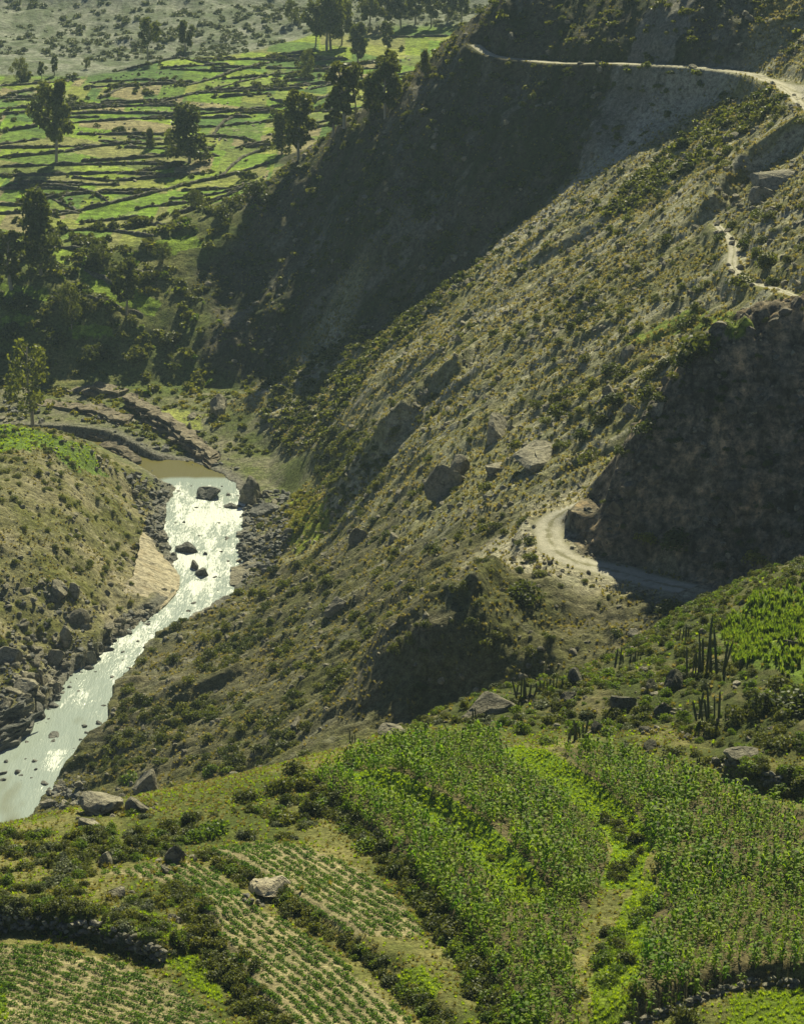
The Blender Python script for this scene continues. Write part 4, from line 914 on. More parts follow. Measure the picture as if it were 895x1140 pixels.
def rows_crop(poly, L, gap, along, jit, g):
    lo = poly.min(0)-2; hi = poly.max(0)+2; x, y = np.meshgrid(np.arange(lo[0], hi[0], .12), np.arange(lo[1], hi[1], .12)); x = x.ravel(); y = y.ravel(); m = in_poly(x, y, poly); x = x[m]; y = y[m]
    Lx = np.concatenate([L[:1, :2]-unit(L[5:6, :2]-L[:1, :2])*40, L[:, :2], L[-1:, :2]+unit(L[-1:, :2]-L[-6:-5, :2])*40])
    d, t = sdist(x, y, Lx)
    seg = np.concatenate([[0], np.cumsum(np.hypot(*np.diff(Lx, axis=0).T))]); s = np.interp(t, np.arange(len(Lx)), seg)
    ri = np.round(d/gap).astype(int); ci = np.round((s+ri*.37*along)/along).astype(int); e = np.hypot(d-ri*gap, (s+ri*.37*along)-ci*along)
    key = ri*100000+ci; o = np.lexsort((e, key)); kx = key[o]; first = np.concatenate([[True], kx[1:] != kx[:-1]]); sel = o[first]; sel = sel[e[sel] < .12]
    n = len(sel); return x[sel]+g.normal(0, jit, n), y[sel]+g.normal(0, jit, n)
def crop(name, meshes, x, y, s, lab, cat, grp, stufflab, n_ind=300):
    z = Hq(x, y); v = visible(x, y, z+.3, .3); sz_ = np.where(v, s*pxm(x, y, z), 0); o = np.argsort(-sz_); ind = o[:n_ind]; rest = o[n_ind:]
    for j in ind:
        f_ = next((k for k, (p_, t_) in enumerate(lab) if in_poly(np.array([x[j]]), np.array([y[j]]), p_)[0]), 0)
        place(name, meshes[j % len(meshes)], (x[j], y[j], z[j]-.02), s[j]*np.array((1, 1, g.uniform(.85, 1.15))), g.uniform(0, 6.28), lab[f_][1], cat, grp+', field %s' % 'abc'[f_])
    scatter(name+'_crop', meshes, np.stack([x[rest], y[rest], z[rest]-.02], 1), s[rest], 12, stufflab, .06)
bank = lambda x, y: np.minimum(np.abs(sdist(x, y, SL[4])[0]), np.abs(sdist(x, y, SL[5])[0]))
xs = []; ys = []
for p, L in ((CORN_L, SL[0]), (CORN_R, SL[5])):
    x, y = rows_crop(p, L, .82, .44, .12, g); gr = np.zeros(len(x), bool)
    for q in GRASS: gr |= in_poly(x, y, q)
    gr |= bank(x, y) < 1.45
    thin = g.random(len(x)) < .88+1.3*np.minimum(0, fbm(x/3.5, y/3.5, 3, 411)+.2)
    m = ~gr & thin; xs.append(x[m]); ys.append(y[m])
x = np.concatenate(xs); y = np.concatenate(ys); n = fbm(x/5, y/5, 2, 412); s = (.96+.34*n)*g.uniform(.55, 1.3, len(x))
print('maize', len(x)); crop('maize_plant', MAIZE, x, y, s, [(CORN_L, 'leafy maize plant in the maize field left of the central grassy bank'), (CORN_R, 'leafy maize plant in the maize field right of the central grassy bank')], 'maize', 'maize plants in the near fields', 'rows of young maize filling the near terraces')
xs = []; ys = []
for p, L in ((POT_U, SL[1]), (POT_M, SL[1]), (POT_B, SL[3])):
    x, y = rows_crop(p, L, .82, .30, .035, g); m = g.random(len(x)) < .93+.6*np.minimum(0, fbm(x/3, y/3, 2, 413)+.3); xs.append(x[m]); ys.append(y[m])
x = np.concatenate(xs); y = np.concatenate(ys); s = g.uniform(.17, .40, len(x))
print('potato', len(x)); crop('potato_plant', POTATO, x, y, s, [(POT_B, 'low potato plant in the bottom left field below the dark wall'), (POT_M, 'low potato plant in the middle field below the flat-topped boulder'), (POT_U, 'low potato plant in the upper field above the flat-topped boulder')], 'potato plant', 'potato plants in the near fields', 'rows of low potato plants on pale soil')
print('crops %.1f' % (time.time()-T0))
# ------------------------------------------------------------------ boulders, each where it lies: photo x, photo y of its foot, width and height in photo pixels
BOULD = []
def boulder(px, py, w, h, lab, mat='rock', name='boulder', grp=None, v=None, d0=98., rz=None, sink=.25, squash=1.):
    x, y, z = spot(px, py, d0); k = pxm(x, y, z); v = (int(px*7+py*3) % 8) if v is None else v
    src = RIVER_ROCKS if mat == 'river_rock' else ROCKS
    m = src[v]
    if mat not in ('rock', 'river_rock'):
        m = m.copy(); m.materials.clear(); m.materials.append(M[mat])
    sx = w/2/k/.80; sz = h/k/1.45; BOULD.append((x, y+sx*.5, sx)); sink += .12
    return place(name, m, (x, y+sx*.5, max(z, -.2)+sz*.45-sink*sz), (sx, sx*.9*squash, sz/.75), (px*.37 % 6.28) if rz is None else rz, lab, 'boulder', grp, ((px % 7-3)*.05, (py % 5-2)*.05))
for a in [
 (503,548,44,46,'big split grey boulder on the sunlit slope left of the road bend'), (514,528,30,26,'grey boulder leaning behind the big split boulder'), (557,487,33,34,'dark upright boulder on the slope above the big split boulder'),
 (605,516,62,30,'long low grey rock on the slope above the road bend'), (552,526,26,16,'small grey boulder between the split boulder and the long rock'), (375,680,29,20,'flat-topped pale boulder on the dry spur above the river'),
 (400,604,21,17,'grey boulder near the lush green patch by the river'), (243,464,29,35,'tall pale boulder on the flat beside the grass patch'), (215,466,13,11,'small grey boulder on the small green meadow'), (210,478,9,11,'upright stone on the edge of the small green meadow'),
 (699,397,22,13,'pale flat boulder at the green strip on the slope'), (800,365,27,15,'pale boulder below the green strip near the cliff crest'), (680,442,16,16,'pointed pale stone among shrubs left of the cliff'), (735,458,28,24,'grey boulder against the left rim of the cliff'), (705,458,17,11,'low grey stone left of the cliff rim boulder'),
 (815,156,30,12,'long grey rock in the shrub band below the far road'), (872,205,60,34,'big smooth grey outcrop at the right edge below the far road'), (850,222,30,20,'grey rock at the foot of the smooth outcrop'), (565,468,14,12,'small pale stone beside the upright dark boulder'), (520,318,10,12,'white stone at the edge of the shaded ravine'),
 (640,335,14,8,'small pale stone lying high on the sunlit slope'), (440,600,13,9,'small grey stone on the slope right of the lush patch')]:
    boulder(*a[:5], d0=230)
for a in [
 (303,1000,62,27,'large pale flat-topped boulder between the two upper potato fields',1), (118,905,52,26,'wide dark boulder at the cliff edge above the river',3), (160,884,33,34,'tall rounded boulder at the cliff edge above the river',0), (153,904,27,20,'round boulder in front of the tall cliff edge boulder',0), (100,924,23,13,'low stone on the dry clearing edge',2),
 (198,960,23,27,'upright dark boulder at the head of the middle potato field',5), (120,964,16,18,'dark stone in the scrub left of the potato fields',6), (185,972,15,16,'stone beside the upright boulder at the potato field',7), (190,1026,14,11,'pale stone on the small bright grass patch',1), (128,1000,18,16,'dark rounded stone in the scrub above the bottom field',2)]:
    boulder(*a[:5], v=a[5], mat='pale_rock' if a[0] == 303 else 'rock')
for a in [
 (545,795,78,32,'wide flat-topped outcrop with a pale top behind the maize',1), (432,822,42,22,'pale low rock at the far tip of the maize field',3), (696,792,36,42,'large dark boulder in the middle of the cactus garden',2), (726,768,19,19,'round dark stone right of the large garden boulder',0), (752,766,32,26,'dark boulder at the foot of the tallest cactus',4), (741,795,27,20,'dark low boulder below the tallest cactus',5),
 (666,815,23,20,'pale-topped boulder right of the front cactus',6), (765,822,15,10,'small white stone in the garden grass',1), (825,850,52,22,'long mossy boulder above the right maize field',3), (632,780,28,15,'pale flat rock near the front cactus',1), (882,722,22,20,'dark boulder at the right edge beside the reeds',2), (641,760,28,24,'dark boulder at the back edge of the garden',4),
 (718,815,20,14,'grey stone in front of the large garden boulder',7), (725,835,22,16,'grey stone near the far edge of the right maize field',0), (655,795,12,8,'small stone between the front cactus and pale boulder',5), (590,780,16,10,'small pale stone beside the flat-topped outcrop',6), (868,880,30,14,'pale stone at the end of the right stone wall',1)]:
    boulder(a[0], a[1], a[2]*.78, a[3]*.74, a[4], v=a[5], mat='dark_wall' if a[2] < 40 else 'rock')
for a in [
 (276,560,31,30,'big pale angular boulder at the head of the rapids','rock'), (291,576,36,18,'long grey boulder on the right shore of the rapids','river_rock'), (229,568,28,19,'big dark boulder in the middle of the upper rapids','river_rock'), (204,619,26,17,'dark boulder in the left side of the rapids','river_rock'), (225,649,17,15,'dark block standing in the middle rapids','river_rock'), (217,641,10,17,'slim pointed stone beside the dark block in the rapids','river_rock'),
 (255,572,17,9,'low dark boulder right of the big mid-river boulder','river_rock'), (98,737,26,21,'grey boulder at the water on the left bank','rock'), (60,741,19,25,'egg-shaped grey boulder on the left bank boulder field','rock'), (45,762,19,20,'rounded pale boulder low on the left bank','rock'), (25,772,30,18,'wide pale boulder low on the left bank','rock'), (10,738,28,18,'flat boulder at the left frame edge','rock'), (66,662,23,20,'blocky boulder half way up the left bank','rock'), (82,664,17,18,'brown boulder beside the blocky one on the left bank','rock'),
 (86,694,23,16,'dark-bottomed boulder above the pale rock slab','rock'), (5,790,22,15,'boulder at the left edge near the water','rock'), (40,796,22,15,'dark boulder at the waterline of the left bank','river_rock'), (72,716,17,20,'brown boulder above the egg-shaped one','rock'), (64,837,21,7,'flat dark stone alone in the lower river','river_rock'), (110,722,10,8,'small dark stone beside the grey waterline boulder','river_rock')]:
    boulder(*a[:5], mat=a[5], d0=265)
# cobbles and boulders of the shoals
SHOALS = [[(266,545),(322,548),(324,600),(300,640),(266,650)], [(135,522),(192,540),(186,560),(187,600),(197,622),(170,640),(165,600),(150,560)], [(100,700),(160,688),(168,690),(120,730),(72,772),(60,800),(0,832),(-40,840),(-40,760),(0,720),(60,740)], [(50,872),(98,868),(98,910),(55,918)], [(135,680),(180,672),(165,695),(110,725)], [(0,640),(70,650),(110,680),(95,720),(40,760),(0,760)], [(60,455),(240,480),(270,530),(230,515),(140,495)], [(-30,440),(40,446),(60,470),(-30,470)]]
g = np.random.default_rng(51); RX, RY, RR = [], [], []
for si, q in enumerate(SHOALS):
    qa = np.array(q, float); n = [1100, 620, 620, 260, 160, 260, 140, 160][si]
    a = g.uniform(qa[:, 0].min(), qa[:, 0].max(), n*3); b = g.uniform(qa[:, 1].min(), qa[:, 1].max(), n*3); m = in_poly(a, b, q); a = a[m][:n]; b = b[m][:n]
    x, y, z = hit0(a, b, lambda u, v: np.maximum(Hq(u, v), 0), 265, 520, .6); ok = ~np.isnan(x); RX.append(x[ok]); RY.append(y[ok]); RR.append(.16+.95*g.random(ok.sum())**4.5+(.25*g.random(ok.sum())**2 if si in (2, 5) else 0))
qa = np.array(RIVER_PX, float); a = g.uniform(0, 290, 1500); b = g.uniform(500, 880, 1500); m = in_poly(a, b, [tuple(p) for p in RIVER_PX]); a = a[m][:260]; b = b[m][:260]
x, y, _ = atz(a, b); RX.append(x); RY.append(y); RR.append(.2+.7*g.random(len(x))**3)
RX = np.concatenate(RX); RY = np.concatenate(RY); RR = np.concatenate(RR); RZ = np.maximum(Hq(RX, RY), -.25)+.12*RR
v = visible(RX, RY, RZ+.3); o = np.argsort(-np.where(v, RR, 0))
inriver = river_d(RX, RY) < -.3
for n_, j in enumerate(o[:260]):
    if inriver[j]: lab, grp = 'dark wet stone standing in the white water of the river', 'stones in the river'
    elif RX[j] > -45 and RY[j] > 385: lab, grp = 'dark cobble on the stony right shore of the rapids', 'cobbles on the right shore'
    elif RY[j] > 445: lab, grp = 'stone on the ledges around the calm olive pool', 'stones around the calm pool'
    elif RY[j] > 372: lab, grp = 'dark cobble on the gravel bar left of the upper rapids', 'cobbles on the upper left bar'
    else: lab, grp = 'rounded stone in the boulder field of the lower left bank', 'stones on the lower left bank'
    place('river_stone', (RIVER_ROCKS if inriver[j] or (n_ % 3 and grp != 'stones on the lower left bank') else ROCKS)[n_ % 8], (RX[j], RY[j], RZ[j]), (RR[j]*1.2, RR[j], RR[j]*.85), g.uniform(0, 6.28), lab, 'stone', grp, (g.normal(0, .15), g.normal(0, .15)))
r = o[260:]; scatter('river_cobbles', COBBLES, np.stack([RX, RY, RZ], 1)[r], RR[r], 3, 'dark wet cobbles along the river shoals', .3)
# loose stones on the slopes
def stones(n, x0, x1, y0, y1, zones, lo, hi, lab, seed, dens):
    q = np.random.default_rng(seed); x, y = sow(n, x0, x1, y0, y1, q); w = sum(zw(k, x, y) for k in zones); m = (w > .5) & (q.random(n) < dens+.8*fbm(x/8, y/5, 3, seed)) & (river_d(x, y) > 1) & off_road(x, y, -1)
    x = x[m]; y = y[m]; s = lo+(hi-lo)*q.random(len(x))**4; scatter('loose_stones', PEBBLES, np.stack([x, y, Hq(x, y)+.1*s], 1), s, seed, lab, .4)
stones(26000, -.13, .27, 298, 500, 'L', .12, 1.0, 'loose pale stones on the long sunlit slope', 61, .25)
stones(11000, -.2, .16, 243, 400, 'MR', .12, .8, 'loose stones on the spur above the river', 62, .3)
stones(4500, -.27, -.1, 300, 430, 'K', .15, .8, 'loose stones on the left bank', 63, .3)
stones(1500, -.02, .27, 150, 240, 'G', .1, .55, 'loose stones among the cacti', 64, .3)
stones(5000, -.12, .23, 480, 600, 'S', .2, 1.5, 'rock outcrops and stones on the shaded spur', 65, .2)
stones(1600, .06, .26, 255, 285, 'CR', .1, .7, 'fallen stones at the foot of the shaded cliff', 68, .35)
q = np.random.default_rng(69); bx = []; by = []
for a, b, r_ in BOULD:
    n = 16; t = q.uniform(0, 6.28, n); d = r_*q.uniform(.75, 1.7, n); bx.append(a+np.cos(t)*d); by.append(b+np.sin(t)*d*.9)
bx = np.concatenate(bx); by = np.concatenate(by); dry = river_d(bx, by) > .8; bx = bx[dry]; by = by[dry]; h_ = q.random(len(bx)) < .55
scatter('boulder_rubble', PEBBLES, np.stack([bx, by, Hq(bx, by)], 1)[~h_], q.uniform(.08, .4, (~h_).sum()), 31, 'rubble lying around the boulders', .4)
scatter('boulder_grass', TUFTS['olive'], np.stack([bx, by, Hq(bx, by)], 1)[h_], q.uniform(.25, .6, h_.sum()), 32, 'grass growing around the boulders')
x, y = sow(1000, .08, .26, 255, 300, np.random.default_rng(66)); m = (zw('C', x, y) > .55) & (fbm(x/3.5, y/3.5, 3, 431) > -.05) & off_road(x, y, .5); q = np.random.default_rng(67)
CLIFF_BLOCKS = with_mat([rock_mesh('block', 360+i, M['rock'], 2, 10, .9) for i in range(5)], rock_mat('cliff_block_rock', (.13, .115, .09), (.18, .155, .12), (.17, .145, .105), 1., .8), 'cliff_block')
scatter('cliff_blocks', CLIFF_BLOCKS, np.stack([x, y, Hq(x, y)-.1], 1)[m], .25+1.1*q.random(m.sum())**3, 8, 'broken rock blocks of the shaded cliff face', .6)
# ------------------------------------------------------------------ rock slabs and ledges by the water
def prism(poly3, thick, seed, mat, jag=.25):
    bm = bmesh.new(); P = np.array(poly3, float); Q = []
    for a, b in zip(P, np.roll(P, -1, 0)):
        n = max(1, int(np.linalg.norm(b-a)/1.2))
        for k in range(n): Q.append(a+(b-a)*k/n)
    Q = np.array(Q); Q[:, 0] += jag*1.4*fbm(Q[:, 0]/1.3, Q[:, 1]/1.3, 2, seed); Q[:, 1] += jag*1.4*fbm(Q[:, 0]/1.3, Q[:, 1]/1.3, 2, seed+1)
    f = bm.faces.new([bm.verts.new(q) for q in Q]); c = Q.mean(0)
    bmesh.ops.triangulate(bm, faces=[f]); bmesh.ops.subdivide_edges(bm, edges=[e for e in bm.edges if not e.is_boundary], cuts=2, use_grid_fill=False)
    for v in bm.verts: v.co.z += jag*.7*float(fbm(np.array([v.co.x/1.1]), np.array([v.co.y/1.1]), 3, seed+2)[0])
    r = bmesh.ops.extrude_face_region(bm, geom=list(bm.faces)); ev = [e for e in r['geom'] if isinstance(e, bmesh.types.BMVert)]
    for v in ev: v.co.z -= thick
    bmesh.ops.recalc_face_normals(bm, faces=list(bm.faces)); me = bpy.data.meshes.new('slab'); bm.to_mesh(me); bm.free(); me.materials.append(mat); return me
for i, (pp, lab) in enumerate([
 ([(158,592,4.),(170,602,3.2),(181,618,1.5),(201,641,.35),(200,655,.25),(186,672,.25),(166,686,.25),(152,674,1.4),(135,656,3.2),(148,643,3.8),(152,625,4.1)], 'large smooth pale rock slab sloping into the rapids'),
 ([(95,665,3.4),(115,672,2.8),(128,690,1.8),(120,705,.7),(105,712,.4),(92,700,1.5),(80,690,2.4)], 'pale tilted rock slab left of the large one'),
 ([(58,690,3.2),(75,690,2.8),(94,715,1.1),(86,725,.7),(70,715,1.8)], 'narrow pale rock slab above the grey waterline boulder'),
 ([(258,632,.5),(285,622,.9),(286,640,1.),(272,652,.6),(257,650,.3)], 'flat grey rock slab on the right shore of the rapids')]):
    P = [tuple(float(t) for t in atz(a, b, c)) for a, b, c in pp]; c = np.mean(P, 0)
    o_ = link('rock_slab', prism([tuple(np.array(p)-c) for p in P], 2.2, 70+i*5, M['pale_rock'] if i < 3 else M['rock'], .3)); o_.location = c; tag(o_, lab, 'rock slab')
def ledge(pts, back, layers, lab, seed, mat='ledge_rock', th=None):
    q = np.random.default_rng(seed); P = np.array([[float(t) for t in atz(a, b, 0)] for a, b, z in pts]); zt = np.array([p[2] for p in pts]); e = empty('rock_ledge', tuple(P.mean(0)*[1, 1, 0])); tag(e, lab, 'rock ledge')
    for k in range(layers):
        f0 = k/layers; f1 = (k+1)/layers; sh = (layers-1-k)*-.35+q.uniform(-.25, .25)
        i0 = 0 if q.random() < .6 else 1; n = len(P)
        front = [(P[i][0]+q.normal(0, .3), P[i][1]-sh*-1+q.normal(0, .25)+(.5*k), zt[i]*f1+.05) for i in range(i0, n)]
        bk = [(P[i][0]+q.normal(0, .5)+1.2, P[i][1]+back*q.uniform(.8, 1.15), zt[i]*f1+.15) for i in range(n-1, i0-1, -1)]
        me = prism([(a-e.location.x, b-e.location.y, c) for a, b, c in front+bk], float(zt.mean())/layers*(.82 if k else 1.6), seed+k*3, M[mat], .85)
        o = link('rock_layer', me, None, e)
ledge([(138,466,5.2),(160,480,4.8),(185,492,4.4),(205,503,3.4),(222,512,2.4),(236,520,1.4)], 6, 5, 'jagged brown rock ledge along the far side of the calm pool', 81)
ledge([(20,462,2.5),(60,468,3.),(100,475,3.4),(138,486,3.)], 7, 5, 'long layered ledge upstream of the calm pool under the light tree', 82)
ledge([(38,476,1.4),(85,484,1.5),(118,492,1.1)], 3, 3, 'low layered ledge at the head of the calm pool', 83)
ledge([(72,450,4.5),(100,454,5.),(132,456,3.6)], 6, 4, 'brown rock ledge at the foot of the shaded bank', 84)
ledge([(112,499,1.),(132,508,1.2),(150,519,.8)], 2.2, 2, 'small rock ledge lying in the near side of the pool', 85)
ledge([(-25,840,5.),(0,833,5.2),(22,822,4.4)], 5, 7, 'dark thinly layered rock at the left edge of the lower river', 86, 'river_rock')
ledge([(-30,448,2.),(0,450,2.2),(30,456,1.8)], 5, 4, 'layered grey ledge at the left edge behind the green bank', 87, 'rock')
# ------------------------------------------------------------------ trees
def tree_meshes(seed, base=.28, wid=.2, lobes=15, n=1500, leaf=.030, mat='euca', trunks=1, lean=.04, taper=.6):
    q = np.random.default_rng(seed); V = []; Fq = []; LC = []; LR = []
    for t in range(trunks):
        ox = (t-(trunks-1)/2)*.07; h = .9-.12*t*q.random(); bx, by = q.normal(0, lean, 2); P = [np.array([ox+bx*(s**1.5), by*s**1.5+.012*math.sin(s*7+seed), h*s]) for s in np.linspace(0, 1, 7)]
        tube(V, Fq, P, [.020*(1-.85*s)+.002 for s in np.linspace(0, 1, 7)], 6)
        for k in range(lobes//trunks):
            s = base+(1-base)*(k+.5)/(lobes/trunks)*.98; a = k*2.4+q.uniform(-.6, .6); c = P[min(int(s*6), 5)]*(1-(s*6 % 1))+P[min(int(s*6)+1, 6)]*(s*6 % 1)
            u = (s-base)/(1-base); env = wid*((.75+.45*math.sin(math.pi*u))*(1-.45*u**3) if taper > .55 else (1.15-.8*u))*q.uniform(.7, 1.2)
            e = c+np.array([math.cos(a)*env*q.uniform(.35, .95), math.sin(a)*env*q.uniform(.35, .95), q.uniform(.03, .08)]); st = c*1-np.array([0, 0, .06])
            tube(V, Fq, [st, (st+e)/2+[0, 0, -.012], e], [.007, .005, .002], 4); LC.append(e); LR.append(np.array([1, 1, 1.1])*wid*q.uniform(.24, .46)+.012)
    LC = np.array(LC); LR = np.array(LR); k = q.integers(0, len(LC), n); n = int(n*1.35); k = q.integers(0, len(LC), n); d = unit(q.normal(size=(n, 3))); rr = q.uniform(.25, 1.1, n)**.6
    C = LC[k]+d*LR[k]*rr[:, None]; N = unit(d*.5+q.normal(size=(n, 3))*.9); N[:, 2] *= .6; LV, LF = leaf_quads(C, unit(N), leaf*q.uniform(.6, 1.3, n), .6, q)
    return mesh_from('trunk', V, Fq, True, M['bark']), mesh_from('crown', LV, LF, False, M[mat])
TREES = {'tall': tree_meshes(1, .20, .19, 15, 1900), 'broad': tree_meshes(2, .30, .24, 13, 1900), 'open': tree_meshes(3, .50, .25, 9, 1100), 'cone': tree_meshes(4, .08, .22, 24, 2000, taper=.5), 'slim': tree_meshes(5, .22, .13, 16, 1200), 'twin': tree_meshes(6, .22, .2, 24, 2100, trunks=2), 'light': tree_meshes(7, .20, .24, 13, 750, .026, 'willow', 1), 'round': tree_meshes(8, .14, .36, 16, 1700, .03)}
TREE_LIST = [
 (64,182,90,'broad',.95,'tall dark eucalyptus standing alone in the left fields'), (211,181,62,'cone',1.5,'bushy dark eucalyptus in the middle of the far fields'), (192,167,24,'round',1.,'low bushy tree against the mid-field eucalyptus'), (168,165,22,'cone',1.,'small lone tree left of the mid-field eucalyptus'),
 (165,70,48,'open',1.,'bare-trunked tall tree on the far field edge, left of a pair'), (207,60,36,'broad',1.,'shorter tree on the far field edge, right of a pair'), (23,90,25,'round',1.,'squat hazy tree near the far left river bend'), (47,88,19,'broad',1.,'small hazy tree left of two by the brown ground'), (61,84,22,'slim',1.3,'slender hazy tree right of two by the brown ground'), (97,77,13,'round',.9,'tiny hazy bush-like tree below the far hillside'),
 (46,306,94,'cone',1.,'tall conical tree at the left where the fields meet the shaded bank'), (12,322,66,'slim',1.6,'thin tree at the left frame edge below the conical one'),
 (333,178,76,'tall',1.1,'tall dense eucalyptus at the foot of the spur ridge'), (314,172,46,'cone',1.1,'shorter eucalyptus left of the dense one at the spur ridge'), (371,152,52,'slim',1.6,'narrow eucalyptus left in the cluster on the spur ridge'), (384,142,72,'slim',1.5,'tallest thin eucalyptus with bare stems in the spur ridge cluster'), (396,134,62,'open',.7,'bare-stemmed eucalyptus right of the tallest in the ridge cluster'), (428,132,70,'tall',1.1,'dark massive eucalyptus on the crest of the spur'), (415,128,46,'cone',1.1,'shorter dark eucalyptus left against the massive one'), (437,108,52,'tall',1.,'eucalyptus peeking out behind the massive crest tree'),
 (352,52,50,'broad',.9,'hazy tree left in the far grove of three'), (366,56,64,'twin',1.1,'tallest hazy tree in the far grove of three'), (381,50,54,'broad',.9,'hazy tree right in the far grove of three'), (341,88,32,'round',.7,'round hazy tree in the fields below the far grove'), (398,72,46,'tall',1.1,'hazy tree right below the far grove'), (432,60,36,'slim',1.3,'slender hazy tree above the crest eucalyptus'),
 (412,34,46,'broad',1.,'leftmost tree of the hazy wood at the top'), (428,30,42,'tall',1.2,'second tree from the left in the hazy top wood'), (446,32,46,'broad',1.,'third tree from the left in the hazy top wood'), (463,26,40,'tall',1.2,'fourth tree from the left in the hazy top wood'), (480,30,44,'broad',1.,'fifth tree from the left in the hazy top wood'), (498,24,38,'tall',1.2,'sixth tree from the left in the hazy top wood'), (514,24,34,'broad',1.,'rightmost tree of the hazy top wood near the spur'), (474,82,26,'cone',1.1,'small lone conical tree beside the spur crest'), (325,26,26,'round',.8,'faint tree on the far hillside left of the grove'),
 (142,352,62,'broad',1.,'dark tree with open crown on the shaded terraces'), (80,366,50,'round',.7,'round dark tree low on the shaded bank'), (36,474,98,'light',1.,'light yellow-green tree beside the upstream ledges'), (218,232,22,'round',1.,'small round tree where the fields meet the spur'), (182,292,22,'round',1.1,'low round tree on the overgrown lower terraces'), (110,296,24,'round',1.1,'dark round tree below the conical one')]
for (a, b, hp, k, wf, lab) in TREE_LIST:
    x, y, z = spot(a, b, 400); h = hp/pxm(x, y, z)/.96; e = empty('tree', (x, y, z-.2)); e.scale = (h*wf, h*wf, h); e.rotation_euler = (0, 0, (a*1.7) % 6.28); tag(e, lab, 'tree')
    tm, cm = TREES[k]; link('trunk', tm, None, e); link('crown', cm, None, e)
# ------------------------------------------------------------------ cacti
def column_mesh(seed, h=1.):
    V = []; Fq = []; n = 14; lv = [0, .25, .5, .75, .9, .97, 1.]; rr = [.85, 1., 1., .96, .82, .5, .08]; q = np.random.default_rng(seed); bx, by = q.normal(0, .04, 2)
    for z, r in zip(lv, rr):
        for k in range(n):
            a = 2*math.pi*k/n; R_ = r*(1. if k % 2 else .74); V.append((math.cos(a)*R_+bx*z*6, math.sin(a)*R_+by*z*6, z))
    for i in range(len(lv)-1):
        for k in range(n): Fq.append((i*n+k, i*n+(k+1) % n, (i+1)*n+(k+1) % n, (i+1)*n+k))
    return mesh_from('stem', V, Fq, False, M['cactus'])
COLS = [column_mesh(i) for i in range(4)]
for i, (a, b, hp, n, wpx, lab) in enumerate([(583,778,42,7,22,'dark columnar cactus cluster standing at the flat-topped outcrop'), (612,768,28,9,34,'low cluster of cactus columns right of the outcrop'), (643,824,48,8,26,'front cactus cluster nearest to the maize field'), (532,802,22,8,30,'short cactus clump below the flat-topped outcrop'), (689,738,22,6,14,'small cactus at the shaded edge, left of two'), (707,736,20,6,14,'small cactus at the shaded edge, right of two'),
   (786,752,92,13,42,'tallest dark cactus stand in the middle of the garden'), (790,800,58,9,34,'dark cactus stand in front of the tallest one'), (774,858,28,3,8,'slim lone cactus beside the right maize field'), (468,655,17,3,9,'tiny cactus alone on the dry spur slope'), (762,712,24,5,14,'short cactus behind the tallest stand'), (828,744,26,4,14,'cactus columns below the bright reeds'), (838,606,20,2,5,'thin cactus on the ridge beneath the cliff'), (392,826,24,3,10,'small dark cactus at the far tip of the maize'), (600,740,22,5,18,'cactus clump on the back edge of the garden')]):
    x, y, z = spot(a, b, 98); k = pxm(x, y, z); q = np.random.default_rng(i); e = empty('columnar_cactus', (x, y, z-.05)); tag(e, lab, 'cactus')
    for j in range(n):
        t = (j+.5)/n*2-1; o = link('stem', COLS[j % 4], None, e); hh = .8*hp/k*(1-.45*abs(t)**1.5)*q.uniform(.45, 1.08); rad = .085*q.uniform(.75, 1.25)*(1.2 if hp > 40 else .9)
        o.location = (t*wpx/2/k+q.normal(0, .08), q.normal(0, .22), -.05); o.scale = (rad, rad, hh); o.rotation_euler = (q.normal(0, .08), t*.16+q.normal(0, .07), q.uniform(0, 6))
# ------------------------------------------------------------------ dry-stone walls near the camera, stone by stone
STONES = [rock_mesh('stone', 260+i, M['wall_stone'], 2, 8, .8, .08) for i in range(8)]
def drystone(px_line, h, lab, s0=.26, seed=0, cap=True):
    q = np.random.default_rng(seed); L = smooth_line(polyhit(px_line, Hq, 8), 2); seg = np.hypot(*np.diff(L[:, :2], axis=0).T); s = np.concatenate([[0], np.cumsum(seg)]); e = empty('stone_fence', (L[0][0], L[0][1], Hq(L[0][0], L[0][1]))); tag(e, lab, 'stone wall'); b = np.array(e.location); cnt = 0
    nl = max(2, int(h/(s0*1.25)))
    for lv in range(nl):
        t = q.uniform(0, s0)
        while t < s[-1] and cnt < 290:
            r = s0*q.uniform(.7, 1.35)*(1.15 if lv == 0 else 1.); t += r*1.5; x = np.interp(t, s, L[:, 0]); y = np.interp(t, s, L[:, 1])+q.normal(0, .10)+lv*.05; z = Hq(x, y)
            if lv == nl-1 and q.random() < .25: continue
            o = link('stone', STONES[q.integers(0, 8)], None, e); o.location = np.array((x, y, z+lv*s0*1.15+s0*.35+q.normal(0, .03)))-b; o.scale = (r*1.1, r*.95, s0*q.uniform(.75, 1.)); o.rotation_euler = (q.normal(0, .2), q.normal(0, .2), q.uniform(0, 6)); cnt += 1
drystone([(685,1152),(712,1140),(742,1128),(800,1106),(850,1095),(886,1098)], .8, 'curved dry-stone wall along the bright grass at the bottom right', .24, 1)
drystone([(785,850),(812,852),(838,862),(868,874),(900,884),(930,890)], .9, 'tumbled dry-stone wall at the right above the maize', .30, 2)
drystone([(-30,1030),(0,1032),(40,1034),(80,1036),(110,1044),(150,1058),(182,1070)], 1.2, 'dark dry-stone terrace wall above the bottom left potato field', .27, 3)
drystone([(300,1012),(290,1008),(272,1002)], .5, 'short row of stones beside the large flat-topped boulder', .2, 4)
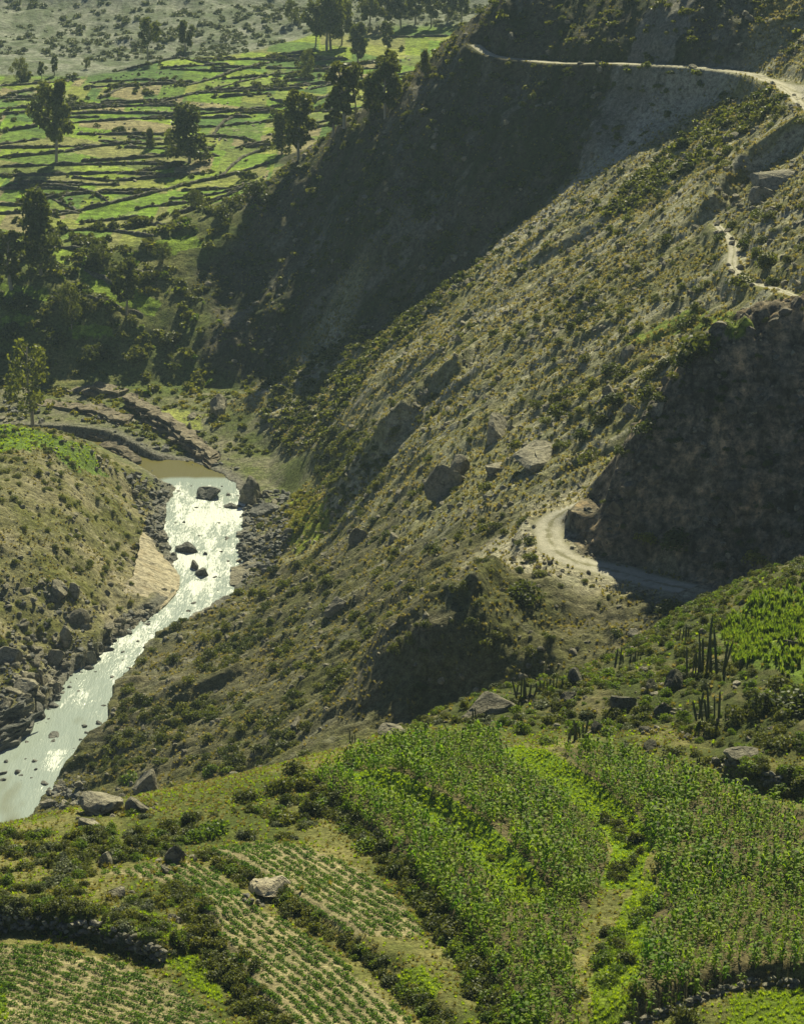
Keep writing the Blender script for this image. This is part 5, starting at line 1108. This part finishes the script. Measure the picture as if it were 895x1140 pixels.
# ------------------------------------------------------------------ far field walls
for wi_, L in enumerate(WALL_L):
    seg = np.hypot(*np.diff(L[:, :2], axis=0).T); s = np.concatenate([[0], np.cumsum(seg)]); n = max(6, int(s[-1]/1.1)); t = np.linspace(0, s[-1], n); x = np.interp(t, s, L[:, 0]); y = np.interp(t, s, L[:, 1]); q = np.random.default_rng(wi_)
    tg = np.gradient(np.stack([x, y], 1), axis=0); tg /= np.linalg.norm(tg, axis=1, keepdims=True)+1e-9; nn = np.stack([-tg[:, 1], tg[:, 0]], 1); nn = nn*np.where(nn[:, 1:] < 0, -1, 1)
    hgt = (.7+.5*fbm(t/7, t*0+wi_, 3, wi_)+q.uniform(-.22, .22, n))*np.clip(np.minimum(t, s[-1]-t)/2+.4, 0, 1); w0 = .42+q.uniform(-.14, .14, n); zb = H_full(x, y)
    prof = [(-1.3, -.4), (-1., .55), (-.7, 1.), (0, 1.1), (.8, .95), (1.2, -.4)]
    V = np.stack([np.stack([x+nn[:, 0]*w0*a+q.normal(0, .10, n), y+nn[:, 1]*w0*a+q.normal(0, .10, n), zb+hgt*b+q.normal(0, .10, n)], 1) for a, b in prof], 1); o3 = np.array((x[0], y[0], zb[0]))
    i = np.arange(n*6).reshape(n, 6); Fq = np.stack([i[:-1, :-1], i[:-1, 1:], i[1:, 1:], i[1:, :-1]], -1).reshape(-1, 4)
    o = link('stone_terrace', mesh_from('stone_terrace', V.reshape(-1, 3)-o3, Fq, False, M['dark_wall'])); o.location = o3
    ax, ay, _ = project(x.mean(), y.mean(), zb.mean()); lf = 'left' if ax < 110 else ('middle' if ax < 300 else 'right'); dp = 'farthest' if ay < 85 else ('upper' if ay < 135 else ('central' if ay < 200 else 'lowest'))
    tag(o, 'low dark stone terrace wall among the %s fields of the valley floor, %s part' % (dp, lf), 'terrace wall', 'terrace walls, %s %s fields' % (dp, lf))
# ------------------------------------------------------------------ stones cleared to heaps in the far fields
x, y = sow(2600, -.24, .06, 600, 830, np.random.default_rng(77)); n = fbm(x/16, y/16, 3, 421); m = (zw('P', x, y) > .6) & (n > .22); scatter('field_stones', PEBBLES, np.stack([x, y, Hq(x, y)+.1], 1)[m], np.random.default_rng(78).uniform(.25, .8, m.sum()), 7, 'pale stones strewn over the far fields')
# ------------------------------------------------------------------ haze
zt = max(float(VV[:, 2].max())+12, 160.); xw = float(np.abs(VV[:, 0]).max())+15
hv = [(sx*xw, yy, zz) for zz in (-6, zt) for yy in (-25, 1310) for sx in (-1, 1)]
hz = mesh_from('haze', hv, [(0, 2, 3, 1), (4, 5, 7, 6), (0, 1, 5, 4), (2, 6, 7, 3), (0, 4, 6, 2), (1, 3, 7, 5)])
hm = bpy.data.materials.new('valley_haze'); hm.use_nodes = True; hn = hm.node_tree.nodes; hn.remove(hn['Principled BSDF'])
pv = hn.new('ShaderNodeVolumePrincipled'); pv.inputs['Density'].default_value = HAZE_DENSITY; pv.inputs['Color'].default_value = (.62, .83, 1., 1); pv.inputs['Anisotropy'].default_value = 0.
hm.node_tree.links.new(pv.outputs[0], hn['Material Output'].inputs['Volume'])
tag(link('haze', hz, hm), 'thin bluish valley haze filling the air', None, None, 'stuff')
print('done %.1f' % (time.time()-T0), 'top', zt)
